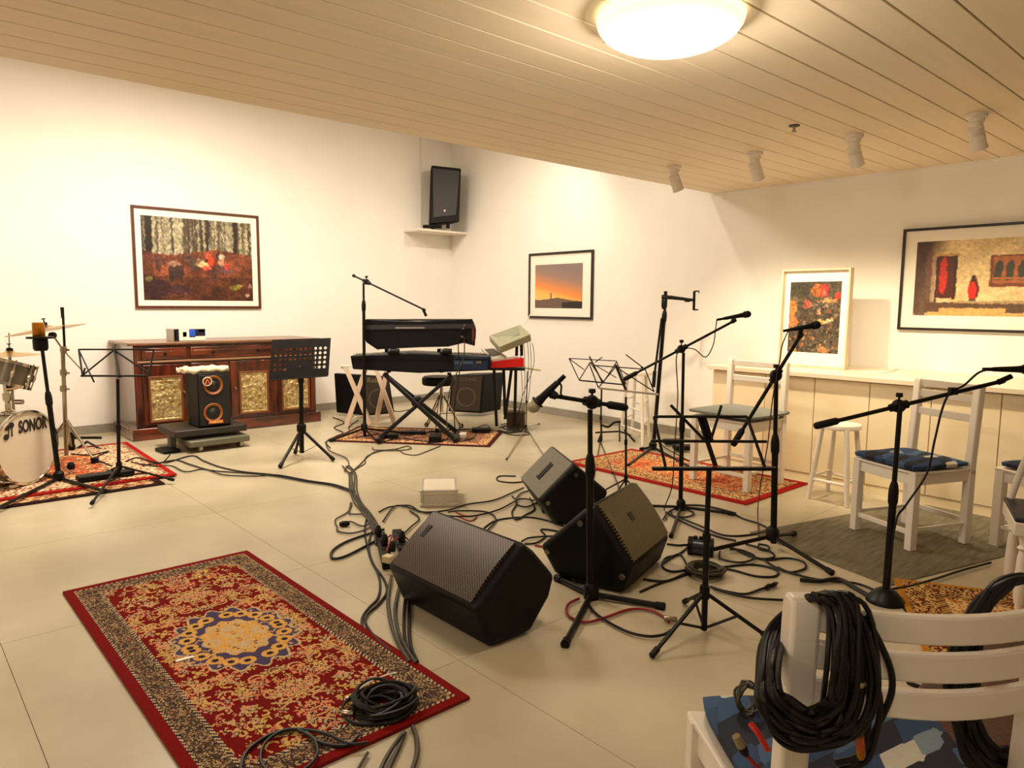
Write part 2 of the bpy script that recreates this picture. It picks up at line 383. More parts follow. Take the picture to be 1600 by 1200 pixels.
def organic(img, amp=.012, grain=.10, seed=0, bl=1):
    H, W = img.shape[:2]; y, x = np.mgrid[0:H, 0:W]; a = noise(H, W, 5, seed+11, 2)-.5; b = noise(H, W, 5, seed+23, 2)-.5
    o = img[np.clip((y+a*amp*H*4).astype(int), 0, H-1), np.clip((x+b*amp*W*4).astype(int), 0, W-1)]
    for _ in range(bl):
        p = np.pad(o, ((1, 1), (1, 1), (0, 0)), 'edge'); o = (p[1:-1, 1:-1]*2+p[:-2, 1:-1]+p[2:, 1:-1]+p[1:-1, :-2]+p[1:-1, 2:])/6
    g = noise(H, W, 3, seed+5, 2)[..., None]-.5
    return np.clip(o*(1+grain*3*g), 0, 1)
def forest():
    H, W = 140, 200; y, x = np.mgrid[0:H, 0:W]/np.array([H, W])[:, None, None]
    n = noise(H, W, 14, 1)[..., None]; img = c3(120, 112, 88)*(1-n)+c3(190, 180, 150)*n
    rs = np.random.RandomState(4)
    for k in range(34):
        xc = rs.rand(); w = rs.uniform(.004, .014); tilt = rs.uniform(-.03, .03); m = (np.abs(x-xc-tilt*y) < w) & (y < .42+rs.rand()*.05)
        img[m] = img[m]*.35+c3(58, 46, 34)*.65
    for xc, w in ((.06, .03), (.58, .014), (.84, .02)):
        m = (np.abs(x-xc+.02*y) < w) & (y < .45); img[m] = c3(46, 36, 26)
    g2 = noise(H, W, 20, 5)[..., None]; gr = c3(58, 30, 22)*(1-g2)+c3(150, 82, 52)*g2
    m = (y > .40+.04*np.sin(x*7)); img[m] = gr[m]
    m = (y > .7); img[m] = img[m]*.72
    img[:, :int(W*.09)] *= .75
    for c in ((.55, .13, .11, .03, (66, 44, 40)), (.52, .16, .05, .05, (90, 60, 50)), (.63, .28, .1, .07, (52, 36, 36)), (.55, .27, .03, .06, (170, 130, 105)), (.72, .24, .07, .012, (40, 28, 26)), (.72, .32, .07, .012, (40, 28, 26)),
              (.48, .4, .05, .06, (96, 70, 66)), (.47, .37, .02, .05, (60, 42, 40)), (.55, .44, .07, .04, (74, 60, 52)), (.52, .5, .05, .04, (150, 120, 95)), (.44, .57, .05, .035, (196, 84, 60)), (.5, .6, .06, .03, (214, 60, 34)),
              (.55, .53, .04, .05, (226, 196, 140)), (.59, .57, .03, .05, (220, 90, 70)), (.43, .66, .05, .02, (40, 32, 26)), (.44, .7, .03, .03, (220, 205, 180)), (.51, .7, .05, .03, (190, 140, 110)), (.57, .75, .05, .02, (196, 60, 60)),
              (.6, .68, .04, .05, (88, 60, 56)), (.68, .63, .08, .03, (70, 44, 40)), (.62, .76, .02, .06, (110, 76, 96)), (.83, .82, .03, .05, (124, 122, 44)), (.8, .86, .02, .03, (150, 140, 60)), (.74, .04, .03, .03, (120, 110, 60)),
              (.9, .18, .01, .03, (150, 110, 110)), (.9, .36, .02, .012, (190, 150, 110)), (.92, .94, .03, .02, (190, 160, 130)), (.85, .12, .1, .1, (48, 26, 34)), (.86, .3, .06, .1, (60, 36, 44)), (.8, .97, .03, .02, (170, 140, 110))):
        blob(img, *c[:4], c[4], .85)
    return img
def sunset():
    H, W = 80, 80; y, x = np.mgrid[0:H, 0:W]/np.array([H, W])[:, None, None]
    st = [(0, c3(134, 116, 112)), (.25, c3(152, 122, 112)), (.42, c3(198, 132, 92)), (.58, c3(240, 142, 70)), (.72, c3(246, 186, 96)), (1, c3(240, 200, 120))]
    yy = np.clip(y+(.12-.3*x), 0, 1)
    img = np.zeros((H, W, 3))
    for k in range(3): img[..., k] = np.interp(yy, [s[0] for s in st], [s[1][k] for s in st])
    m = y > .80-.055*np.exp(-((x-.5)/.22)**2)+.03*x; img[m] = c3(104, 84, 68)
    m = (y > .86-.02*(x > .7)) & (x > .58); img[m] = c3(34, 26, 18)
    m = (np.abs(x-.345) < .008) & (y > .64) & (y < .78); img[m] = c3(110, 70, 50)
    return img
def market():
    H, W = 150, 100; y, x = np.mgrid[0:H, 0:W]/np.array([H, W])[:, None, None]
    n = noise(H, W, 12, 9)[..., None]; img = c3(52, 46, 38)*(1-n)+c3(96, 84, 66)*n; rs = np.random.RandomState(2)
    for k in range(420):
        cy = rs.uniform(.25, 1); cx = rs.rand(); r = rs.uniform(.01, .04); q = rs.uniform(.55, 1.25)
        col = [(96, 88, 76), (70, 62, 52), (120, 106, 84), (158, 96, 52), (50, 44, 38)][rs.randint(5)]
        blob(img, cy, cx, r*.6, r, tuple(min(255, v*q) for v in col), .9)
    for c in ((.12, .52, .1, .1, (178, 96, 40)), (.12, .68, .1, .09, (176, 44, 40)), (.15, .66, .04, .04, (220, 110, 90)), (.2, .93, .05, .08, (190, 50, 40)), (.36, .06, .12, .09, (214, 124, 60)), (.55, .08, .08, .1, (206, 120, 70)), (.3, .35, .07, .08, (170, 80, 60)),
              (.55, .68, .03, .13, (220, 180, 110)), (.53, .8, .025, .07, (236, 210, 150)), (.42, .58, .03, .04, (230, 150, 110)), (.78, .3, .03, .05, (230, 170, 110)), (.8, .5, .02, .05, (170, 130, 90)), (.1, .2, .12, .2, (60, 56, 38)), (.95, .72, .04, .12, (190, 130, 80)), (.95, .1, .03, .08, (190, 140, 80)), (.26, .75, .03, .2, (200, 140, 80))):
        blob(img, *c[:4], c[4], .85)
    return img
def house():
    H, W = 120, 250; y, x = np.mgrid[0:H, 0:W]/np.array([H, W])[:, None, None]
    n = noise(H, W, 16, 3)[..., None]; img = c3(212, 182, 128)*(1-n)+c3(244, 216, 160)*n
    dk = np.clip((.17-x)/.12+(.12-y)*1.2, 0, 1)[..., None]; img = img*(1-dk)+c3(70, 50, 34)*dk
    blob(img, .5, .04, .6, .06, (82, 58, 50), .8); blob(img, .35, .075, .25, .02, (130, 84, 70), .7); rect(img, .2, .095, .82, .115, (170, 142, 118)); rect(img, .17, .11, .2, .24, (196, 150, 90)); rect(img, .2, .118, .82, .125, (60, 36, 22)); rect(img, .2, .125, .76, .225, (86, 36, 26))
    blob(img, .46, .155, .25, .022, (214, 52, 34), .95); rect(img, .2, .218, .78, .235, (58, 34, 20))
    blob(img, .64, .325, .16, .028, (90, 30, 20)); blob(img, .66, .32, .13, .022, (222, 36, 26)); blob(img, .5, .322, .05, .012, (60, 30, 20)); blob(img, .8, .325, .04, .02, (70, 60, 40))
    rect(img, .82, .06, .95, 1, (96, 70, 50)); rect(img, .8, .23, .84, 1, (180, 150, 104)); m = (y > .95-.06*(x > .14)*(x < .5)) & (x > .06); img[m] = c3(222, 170, 100)
    rect(img, .22, .41, .62, .62, (120, 62, 24)); rect(img, .24, .425, .58, .61, (176, 100, 44))
    for cx in (.45, .51, .57):
        blob(img, .36, cx, .08, .02, (58, 54, 36)); rect(img, .36, cx-.02, .54, cx+.02, (58, 54, 36)); rect(img, .5, cx-.02, .53, cx+.02, (190, 110, 50))
    rect(img, .3, .78, .8, .9, (96, 50, 30)); n2 = noise(H, W, 5, 8)[..., None]; img *= (.86+.2*n2)
    return img
FRW = mat('brown frame wood', rgb(86, 44, 22), .35, var=.2, scale=20); FRB = mat('black frame', rgb(34, 24, 16), .35); FRN = mat('pale frame wood', rgb(216, 196, 164), .4, var=.05)
A = WY(203, 320, YF); B = WY(407, 482, YF)
picture('brown framed photograph of pack animals and a red clad rider in a misty forest', V((A.x, YF-.001, A.z)), V((B.x-A.x, 0, 0)), V((0, 0, B.z-A.z)), V((0, -1, 0)), organic(forest(), .008, .22, 1), .03, (.098, .105, .1, .095), FRW)
A = WX(828.4, 396.8, XR); B = WX(926.9, 499.5, XR)
picture('black framed photograph of an orange sunset over a dark hill', V((XR-.001, A.y, A.z)), V((0, B.y-A.y, 0)), V((0, 0, B.z-A.z)), V((-1, 0, 0)), sunset(), .03, (.125, .16, .18, .14), FRB)
A = WX(1414, 358.9, XR)
picture('wide black framed photograph of a pale house wall with red curtain and red robed walker', V((XR-.001, A.y, 2.186)), V((0, -1.62, 0)), V((0, 0, -.885)), V((-1, 0, 0)), organic(house(), .0015, .07, 3), .022, (.118, .118, .118, .13), FRB, .035)

# ------------------------------------------------------------------ long cabinet along the right wall
XC = 5.94; ZT = .945; YC0 = WX(1108, 570, XC-.04).y-.02; YC1 = -.4
t = thing('low_cabinet', 'long low cream cabinet run with flat doors along the right wall', 'cabinet', ((XC+XR)/2, 2, 0))
G().mm((XC+.02, YC1, .0), (XR-.003, YC0, ZT-.045)).build('carcass', CAB, t, smooth=0)
gaps = [WX(px, py, XC).y for px, py in ((1271, 640), (1357, 640), (1451.5, 660), (1561, 680))]
st = (gaps[0]-gaps[-1])/3; ys = [YC0]+[gaps[0]+st*k for k in (1, 0)]+[gaps[0]-st*k for k in range(1, 6)]
ys = sorted(set(y for y in ys if YC1 < y <= YC0), reverse=True)+[YC1]
for a, b in zip(ys, ys[1:]):
    if a-b > .04: G().mm((XC, b+.0035, .075), (XC+.02, a-.0035, ZT-.05)).build('door', CAB, t, bevel=.002, smooth=0)
G().mm((XC+.005, YC1, 0), (XC+.02, YC0, .07)).build('plinth', CAB, t, smooth=0)
G().mm((XC-.045, YC1, ZT-.04), (XR-.001, YC0+.03, ZT)).build('worktop', TOP, bevel=.004, label='pale worktop lying along the top of the cream cabinets', cat='worktop')
A = F(1215, 570.6, ZT); B = F(1330, 577, ZT); xb = (A.x+B.x)/2
Tl = WY(1228, 422, A.y); Hh = math.hypot(Tl.z-ZT, Tl.x-xb); dz = Tl.z-ZT; dx = min(Tl.x-xb, .35)
wv = V((-dx, 0, -dz)); O = V((xb+dx, A.y, ZT+dz)); nn = V((-dz, 0, dx)).normalized()
picture('pale framed portrait photograph of a rocky market leaning on the worktop', O, V((0, B.y-A.y, 0)), wv, nn, organic(market(), .016, .3, 2), .018, (.075, .115, .085, .135), FRN, .07)
G().tube(spline([F(1345, 580, ZT+.004), F(1385, 582, ZT+.004), F(1402, 577, ZT+.004), F(1424, 582, ZT+.004)]), .004).build('cable', TAPE, label='thin white cable lying on the worktop right of the leaning picture', cat='cable')

# ------------------------------------------------------------------ rugs
def rug_img(H, W, S):   # H rows along the length, W across; quarter symmetric floral carpet
    h, w = H//2+1, W//2+1; y, x = np.mgrid[0:h, 0:w].astype(float)     # (0,0) = outer corner, (h,w) = centre
    e = np.minimum(x, y)/S['px']       # metres from the edge
    rs = np.random.RandomState(S['seed'])
    img = np.zeros((h, w, 3)); img[:] = c3(*S['field'])
    def flowers(mask_lo, mask_hi, n, rmin, rmax, pal, dens=1):
        for k in range(n):
            cy, cx = rs.rand()*h, rs.rand()*w; ee = min(cx, cy)/S['px']
            if not (mask_lo < ee < mask_hi): continue
            r = rs.uniform(rmin, rmax)*S['px']; pet = rs.randint(4, 8); ph = rs.rand()*6; q = rs.uniform(.5, 1)
            i0, i1 = max(0, int(cy-r-1)), min(h, int(cy+r+2)); j0, j1 = max(0, int(cx-r-1)), min(w, int(cx+r+2))
            if i1 <= i0 or j1 <= j0: continue
            yy, xx = np.mgrid[i0:i1, j0:j1]; dy = (yy-cy); dx = (xx-cx)/q; d = np.hypot(dy, dx); th = np.arctan2(dy, dx)
            lim = r*(.62+.38*np.cos(pet*th+ph)); sub = img[i0:i1, j0:j1]; col = pal[rs.randint(len(pal))]; col2 = pal[rs.randint(len(pal))]
            em = (e[i0:i1, j0:j1] > mask_lo) & (e[i0:i1, j0:j1] < mask_hi)
            sub[(d < lim) & em] = c3(*col); sub[(d < lim*.55) & em] = c3(*S['dark']); sub[(d < lim*.35) & em] = c3(*col2)
    b0, b1, b2, b3 = S['bands']         # plain edge | guard | border | guard
    fl = (e > b3)
    flowers(b3, 9, S['n'], .014, .048, S['pal'])
    for k in range(int(S['n']*.4)):        # curling tendrils
        cy, cx = rs.rand()*h, rs.rand()*w; r = rs.uniform(.015, .045)*S['px']; a0 = rs.rand()*6; col = c3(*S['pal'][rs.randint(len(S['pal']))])
        for a in np.linspace(0, 3.4, int(r*4)+3):
            rr = r*(.5+.5*a/3.4); i, j = int(cy+rr*math.sin(a+a0)), int(cx+rr*math.cos(a+a0))
            if 0 <= i < h-1 and 0 <= j < w and e[i, j] > b3: img[i:i+1+(S['px'] > 150), j] = col
    m = (e > b1) & (e <= b2); img[m] = c3(*S['border']); flowers(b1, b2, S['n']*2, .008, .024, S['bpal'])
    m = (e > b1) & (e <= b2); nz = rs.rand(h, w); mm = m & (nz < .22); img[mm] = c3(*S['bpal'][0]); mm = m & (nz > .82); img[mm] = c3(*S['dark'])
    m = (e > b2) & (e <= b3); img[m] = c3(*S['guard']); m &= (np.floor((x+y)/S['px']/.012) % 2 == 0); img[m] = c3(*S['dark'])
    m = (e > b0) & (e <= b1); img[m] = c3(*S['guard']); m &= (np.floor((x+y)/S['px']/.012) % 2 == 0); img[m] = c3(*S['dark'])
    m = e <= b0; img[m] = c3(*S['edge'])
    if S.get('med'):
        cy, cx = h-1, w-1; mw, mh = S['med'][0]*S['px'], S['med'][1]*S['px']; th = np.arctan2((y-cy)/mh, (x-cx)/mw); d = np.hypot((y-cy)/mh, (x-cx)/mw); sc = 1+.07*np.cos(16*th)
        ring = d < sc; img[ring] = c3(*S['guard']); img[d < sc*.96] = c3(*S['mcol']); a = noise(h, w, 4, 3, 2)
        m = (d < sc*.95) & (a > .74); img[m] = c3(*S['pal'][0])
        for k in range(5):
            an = math.pi+(k+.2)*math.pi/2/5; yy, xx = cy+.78*mh*math.sin(an), cx+.78*mw*math.cos(an); q = np.hypot(y-yy, x-xx) < .035*S['px']; img[q] = c3(*S['gold']); q = np.hypot(y-yy, x-xx) < .014*S['px']; img[q] = c3(*S['dark'])
        m = d < .56*(1+.06*np.cos(12*th)); img[m] = c3(*S['gold']); m2 = m & (a > .86); img[m2] = c3(*S['mcol']); m3 = m & (a < .5); img[m3] = c3(*S['guard'])
    full = np.concatenate([img, img[:, ::-1][:, 1:]], 1); full = np.concatenate([full, full[::-1][1:]], 0)[:H, :W]
    # bands stay crisp at the outer ends after mirroring; yarn irregularity
    return full*(.88+.16*np.random.RandomState(1).rand(full.shape[0], full.shape[1], 1))
def rug(label, O, U, Wv, S, cell, th=.011, under=None):
    # O near-left corner on the floor, U across, Wv along; top is a woven pile, sides a bound edge
    t = thing('rug', label, 'rug', O)
    z0 = under or 0; k = U.cross(Wv); g = G().prism([O+V((0, 0, z0)), O+U+V((0, 0, z0)), O+U+Wv+V((0, 0, z0)), O+Wv+V((0, 0, z0))], V((0, 0, th)))
    g.build('backing', mat('rug edge '+str(S['edge']), rgb(*S['edge']), .95), t, smooth=0)
    W = int(U.length/cell); H = int(Wv.length/cell); S = dict(S, px=1/cell)
    painted('pile', rug_img(H, W, S), O+V((0, 0, z0+th+.0015)), U, Wv, PILE, t)
    return t
RED = dict(seed=5, field=(112, 10, 8), edge=(118, 12, 10), dark=(40, 34, 50), border=(84, 64, 48), guard=(196, 170, 130), gold=(214, 162, 82), mcol=(74, 62, 92), n=270,
           pal=[(206, 160, 104), (214, 132, 96), (190, 158, 116), (204, 168, 92)], bpal=[(176, 148, 104), (150, 118, 84), (120, 66, 50)], bands=(.04, .047, .135, .15), med=(.25, .33))
rug('red floral rug with gold centred medallion alone in the foreground', V((.655, 2.03, 0)), V((.96, 0, 0)), V((0, 2.16, 0)), RED, .0052)
OR = dict(RED, seed=8, field=(186, 96, 56), edge=(160, 22, 16), border=(196, 150, 96), dark=(110, 50, 34), gold=(220, 160, 80), bands=(.055, .07, .25, .27), med=None, n=520, pal=[(226, 170, 110), (206, 70, 44), (220, 150, 96)], bpal=[(226, 190, 130), (170, 80, 50), (140, 90, 50)])
rug('orange and red rug under the grey cushioned chair', V((4.86, 2.76, 0)), V((1.0, 0, 0)), V((0, 1.9, 0)), OR, .012)
KR = dict(OR, seed=12, field=(132, 74, 54), edge=(74, 26, 24), border=(170, 120, 84), bands=(.04, .05, .14, .15), n=500, pal=[(170, 134, 104), (110, 60, 44), (160, 110, 84)])
A = F(513, 690); B = F(765, 699); U = B-A; U.z = 0; n2 = V((-U.y, U.x, 0)).normalized()
rug('worn brown red rug under the keyboards', A, U, n2*.95, KR, .014)
DR2 = dict(KR, seed=3, edge=(42, 22, 18), field=(120, 40, 30), bands=(.05, .065, .2, .22))
A = F(250, 757.5); A.z = 0
rug('dark edged rug peeping out under the drum rug', V((-1.5, 6.22, 0)), V((3.24, .0, 0)), V((0, 2.0, 0)), DR2, .02)
DR = dict(OR, seed=4, field=(190, 110, 76), edge=(158, 24, 18), border=(222, 186, 146), bands=(.06, .08, .42, .44), n=1500, pal=[(226, 170, 110), (196, 84, 50), (120, 70, 50)], bpal=[(232, 204, 170), (150, 90, 70), (190, 130, 90)])
rug('red bordered cream and orange rug under the drum kit', V((-1.4, 6.38, 0)), V((3.3, .06, 0)), V((.06, 1.85, 0)), DR, .016, under=.013)
YL = dict(OR, seed=6, field=(172, 104, 40), edge=(190, 130, 44), border=(120, 52, 24), dark=(82, 30, 16), gold=(222, 176, 84), guard=(206, 160, 90), bands=(.02, .035, .16, .2), n=1200, pal=[(222, 184, 120), (228, 196, 140), (196, 120, 50)], bpal=[(220, 180, 110), (160, 90, 40), (206, 170, 110)])
rug('golden brown patterned rug behind the near chair', V((4.13, 1.44, 0))+V((-.445, -.235, 0))*4, V((.445, .235, 0))*4, V((.48, -.88, 0))*1.0, YL, .009)
G().prism([V((4.02, 1.42, 0)), V((5.80, .94, 0)), V((5.92, 1.38, 0)), V((5.92, 1.96, 0)), V((4.28, 2.40, 0))], V((0, 0, .006))).build('floor_mat', MATG, label='plain grey brown mat under the blue cushioned chair', cat='mat', bevel=.002, smooth=0)
# ================================================================== STANDS
def foot_leg(t, a, b, r, m=BLKM, flat=False, fr=None):
    g = G().tube([a, b], r, 8); lg = g.build('leg', m, t)
    d = (b-a).normalized(); G().tube([b-d*.05, b-d*.005], [fr or r*1.3, fr or r*1.4], 8).build('rubber_foot', RUB, lg)
def gstand(name, label, cat, base, top, hub, feet, r=.012, clutch=None, boom=None, knobs=True, round_r=None, m=BLKM, group=None, wt=True, zbase=0.02, lr=None, brace=None, onfloor=0.0, blen=.11):
    B = F(*base, onfloor); T = AT(*top, B); H = AT(*hub, B)
    t = thing(name, label, cat, (B.x, B.y, onfloor), 0, group)
    low = B+V((0, 0, zbase)); ax = (T-low).normalized()
    L = (T-low).length; c = clutch if clutch is not None else .5
    pc = low+ax*L*c
    G().tube([low, pc], r*1.25, 12).build('lower_pole', m, t)
    G().tube([pc, T], r*.85, 12).build('upper_pole', m, t)
    G().lathe([(r*1.3, -.07), (r*1.65, -.05), (r*1.65, .0), (r*1.4, .03), (r*1.0, .05)], pc, ax, 12).build('clutch', BLK, t)
    if round_r:
        G().rev([(0, .075), (round_r*.35, .07), (round_r*.6, .055), (round_r*.9, .022), (round_r, .010), (round_r, 0), (0, 0)], V((B.x, B.y, onfloor)), n=36).build('round_base', BLKM, t)
    else:
        G().lathe([(r*1.6, -.04), (r*2.6, -.03), (r*2.6, .03), (r*1.5, .05)], H, ax, 12).build('hub', BLK, t)
        for f in feet:
            fz = V(f) if len(f) == 3 and isinstance(f, V) else F(f[0], f[1], .016+onfloor)
            foot_leg(t, H-ax*.01, fz, lr or r*.85, m)
            if brace:
                mid = H.lerp(fz, .52); G().beam(low, mid, .012, .004).build('brace', m, t)
    if boom:
        (p0, d0), (p1, d1) = boom; a = AT(*p0, B, d0); b = AT(*p1, B, d1); bd = (b-a).normalized()
        bo = G().tube([a, b], r*.72, 10).build('boom', m, t)
        if wt: G().lathe([(r*1.0, 0), (r*1.3, .012), (r*1.3, blen), (r*.8, blen+.015)], a, bd, 12).build('counterweight', RUB, t)
        # clamp where boom and pole meet
        k = (T-a).dot(bd); q = a+bd*k
        G().lathe([(r*1.8, -.02), (r*2.3, -.01), (r*2.3, .01), (r*1.8, .02)], q, FH, 16).build('pivot', BLK, t)
        G().lathe([(r*1.4, -.045), (r*1.5, .045)], q, bd, 12).build('boom_clamp', BLK, t)
        G().tube([q, q+V((0, 0, .045))], r*.4, 6).build('knob_screw', BLKM, t); G().lathe([(r*.9, .045), (r*1.2, .05), (r*1.1, .066)], q, (0, 0, 1), 10).build('knob', BLK, t)
        G().tube([b-bd*.0, b+bd*.03], [r*1.1, r*.9], 8).build('clip', BLK, t)
        return t, B, a, b, q
    return t, B, T
def mic(label, tail, neck, head, ref, dd, rb=.011, rh=.024, body=BLK, hm=None, hr=None):
    a = AT(*tail, ref, dd); h = AT(*head, ref, dd); d = (h-a).normalized(); n = h-d*rh*.78; L = (n-a).length
    t = thing('microphone', label, 'microphone', a)
    G().lathe([(rb*.7, 0), (rb*.95, .004), (rb*1.35, L*.75), (rb*1.7, L)], a, d, 16).build('body', body, t)
    G().lathe([(rh*.95, -.004), (rh*1.04, 0), (rh*.95, .006)], n, d, 20).build('ring', body, t)
    pr = [(rh*math.cos(x)*1.0, rh*1.05*math.sin(x)) for x in np.linspace(-.9, math.pi/2, 12)]
    G().lathe(pr, h, d, 20).build('head_grille', hm or BLK, t); G().lathe([(rb*.75, -.045), (rb*.8, -.002)], a, d, 10).build('plug', body, t)
    return t, a-d*.045
NC = [0]
def cable(label, pts, r=.0055, m=CBL, z=0.0, group=None, cat='cable'):
    NC[0] += 1; zz = r+z+(NC[0] % 4)*.0025
    P = [p if isinstance(p, Vector) else F(p[0], p[1], zz if len(p) < 3 else p[2]) for p in pts]
    return G().tube(spline(P, 6), r, 6).build('cable', m, label=label, cat=cat, group=group)
HG = mat('grey mesh head', rgb(176, 166, 146), .4, metal=.3, var=.1, scale=300)

# A: keyboard mic boom
gstand('microphone_stand', 'black boom stand reaching over the upper keyboard without microphone', 'stand', (570, 684), (568, 442), (569, 668), [(515, 689), (636, 677), (590, 690)], r=.014, clutch=.86, boom=(((551, 430), .1), ((661, 483), -.05)), blen=.02)
B = F(570, 684); G().tube([AT(661, 483, B, -.05), AT(666, 494, B, -.05)], .016, 8).build('clip_holder', BLKM, bpy.data.objects['microphone_stand'])
# B: stand 1 with vocal mic
t, B, a, b, q = gstand('microphone_stand', 'black boom stand left of the grey cushioned chair, boom rising to the right', 'stand', (1063, 797), (1068, 551), (1064, 790), [(1148, 803), (1000, 790), (1048, 838)], r=.013, clutch=.55, boom=(((975, 593), .25), ((1144, 503), -.2)))
G().tube([AT(1144, 503, B, -.2), AT(1149, 495, B, -.2)], [.014, .012], 8).build('clip_holder', BLKM, t)
m1, tl = mic('black vocal microphone held high in front of the bare wall', (1130, 498), (1163, 492), (1168, 491), B, -.2)
cable('cable looping from the high vocal microphone down its stand', [tl, AT(1118, 515, B, -.2), AT(1114, 540, B, -.15), AT(1102, 558, B, -.1), AT(1083, 545, B, -.02), AT(1058, 552, B, -.02), AT(1059, 620, B, -.03), AT(1054, 700, B, -.03), AT(1050, 760, B, -.05), F(1038, 795, .006), F(1042, 812, .006)], .004)
# C: phone clamp stand
t, B, T = gstand('phone_stand', 'tall black stand with a phone clamp beside the orange rug', 'stand', (1021, 702), (1040, 470), (1020, 697), [(980, 728), (1082, 732), (1000, 702)], r=.016, clutch=.9, zbase=.05)
G().tube([T, AT(1040, 455, B)], [.018, .018], 8).build('head_joint', BLK, t); G().lathe([(.02, -.06), (.03, -.03), (.03, .03), (.02, .05)], AT(1038, 474, B), (0, 0, 1), 10).build('head_joint', BLK, t)
G().tube([AT(1034, 464, B), AT(1050, 465, B), AT(1084, 469, B)], [.024, .02, .014], 8).build('arm', BLKM, t); G().lathe([(.02, -.025), (.02, .025)], AT(1074, 469, B), RT, 10).build('arm_joint', BLK, t)
G().tube([AT(1084, 484, B), AT(1085, 455, B)], .015, 6).tube([AT(1085, 455, B), AT(1092, 455, B), AT(1092, 458, B)], .008, 6).tube([AT(1083, 484, B), AT(1091, 484, B)], .008, 6).build('phone_clamp', BLK, t)
G().tube([AT(1034, 497, B, -.02), AT(1021, 598, B, -.04)], .012, 8).build('folded_arm', BLKM, t); G().tube([AT(1023, 580, B, -.04), AT(1021, 605, B, -.04)], .019, 8).build('grip', RUB, t)
# D: stand 2
t, B, a, b, q = gstand('microphone_stand', 'black boom stand with a steep boom in front of the cream cabinet', 'stand', (1208, 858), (1213, 585), (1207, 835), [(1098, 862), (1302, 896), (1242, 833)], r=.0155, clutch=.6, boom=(((1145, 696), .1), ((1249, 527), -.1)), zbase=.04)
G().tube([AT(1249, 527, B, -.1), AT(1252, 514, B, -.12)], [.016, .013], 8).build('clip_holder', BLKM, t)
mic('black vocal microphone in front of the leaning picture', (1236, 515), (1270, 509), (1276, 508), B, -.12)
cable('dark red cable hanging along the steep boom stand', [AT(1232, 516, B, -.12), AT(1222, 540, B, -.1), AT(1218, 565, B, -.08), AT(1207, 625, B, -.03), AT(1200, 690, B, -.03), AT(1188, 760, B, -.03), F(1184, 800, .05), F(1186, 845, .006)], .004, mat('dark red jacket', rgb(70, 16, 12), .5))
# E: stand 3 round base
t, B, a, b, q = gstand('microphone_stand', 'heavy black boom stand on a round base in front of the blue cushioned chair', 'stand', (1383, 940), (1407, 628), (1383, 930), [], r=.0145, clutch=.55, boom=(((1273, 666), -.0), ((1560, 597), .05)), round_r=.092)
mic('black vocal microphone at the right edge over the cabinet', (1550, 577), (1597, 577), (1606, 577), B, .05, rb=.012)
G().box(AT(1489, 611, B, .03), (.035, .03, .035), CR).build('cable_clip', BLK, t); G().tube([AT(1560, 597, B, .05), AT(1580, 588, B, .05)], .014).build('clip', BLK, t)
cable('cable running from the rightmost microphone along its boom and down the round base stand', [AT(1546, 577, B, .05), AT(1528, 583, B, .04), AT(1505, 603, B, .03), AT(1485, 613, B, .02), AT(1472, 640, B, 0), AT(1460, 690, B, 0), AT(1448, 740, B, 0), AT(1415, 790, B, 0), AT(1400, 815, B, -.03), AT(1388, 900, B, -.02), F(1396, 930, .006), F(1420, 960, .006)], .0055)
# F: short stand with instrument mic
t, B, a, b, q = gstand('microphone_stand', 'short black boom stand leaning over the middle stage monitor', 'stand', (922, 935), (922, 640), (924, 925), [(882, 1008), (1040, 948), (868, 902)], r=.0155, clutch=.7, boom=(((979, 637), .1), ((868, 619), -.1)), zbase=.06, lr=.015)
mic('grey headed microphone hanging low beside the music stands', (872, 597), (845, 624), (834, 634), B, -.1, rb=.015, rh=.0335, hm=HG)
G().tube(spline([AT(871, 595, B, -.1), AT(877, 603, B, -.1), AT(877, 617, B, -.1), AT(890, 622, B, -.08)]), .005).build('cable', CBL, label='short cable bending behind the grey headed microphone', cat='cable')
G().tube([AT(868, 619, B, -.1), AT(862, 612, B, -.1)], [.02, .014], 8).build('clip', BLK, t)
# G: drum overhead stand with gold condenser mic
t, B, T = gstand('microphone_stand', 'black stand holding a gold microphone in front of the bass drum', 'stand', (92, 750), (66, 546), (92, 745), [(166, 768), (-12, 798), (60, 738)], r=.016, clutch=.62, zbase=.05, onfloor=.026)
m_ = thing('condenser_microphone', 'gold condenser microphone in a black shock mount over the bass drum', 'microphone', AT(63, 548, B))
G().lathe([(.045, 0), (.055, .02), (.055, .09), (.045, .1)], AT(64, 548, B), (0, 0, 1), 16).build('shock_mount', BLK, m_); G().lathe([(.1, 0), (.1, .015)], AT(63, 529, B), (0, 0, 1), 24).build('mount_ring', BLK, m_)
G().lathe([(.04, 0), (.045, .01), (.045, .11), (.04, .12)], AT(61, 527, B), (0, 0, 1), 16).build('body', GOLD, m_)

# orchestra stand
t, B, T = gstand('music_stand', 'black solid music stand with a perforated desk in front of the sideboard', 'music stand', (472, 717), (470, 575), (471, 669), [(437, 730), (522, 719), (461, 708)], r=.017, clutch=.9, brace=True, zbase=.06)
cs = [(425, 531), (517, 528), (513, 587), (421, 594)]; P = [AT(x, y_, B, -.06+(590-y_)*.0022) for x, y_ in cs]
u = P[1]-P[0]; w = P[3]-P[0]; n_ = u.cross(w).normalized()
cols_, rows_ = 11, 5; g = G(); hx = .072; hy = .125
def pp(a_, b_): return P[0]+u*a_+w*b_ + (P[2]-P[1]-w)*a_*b_
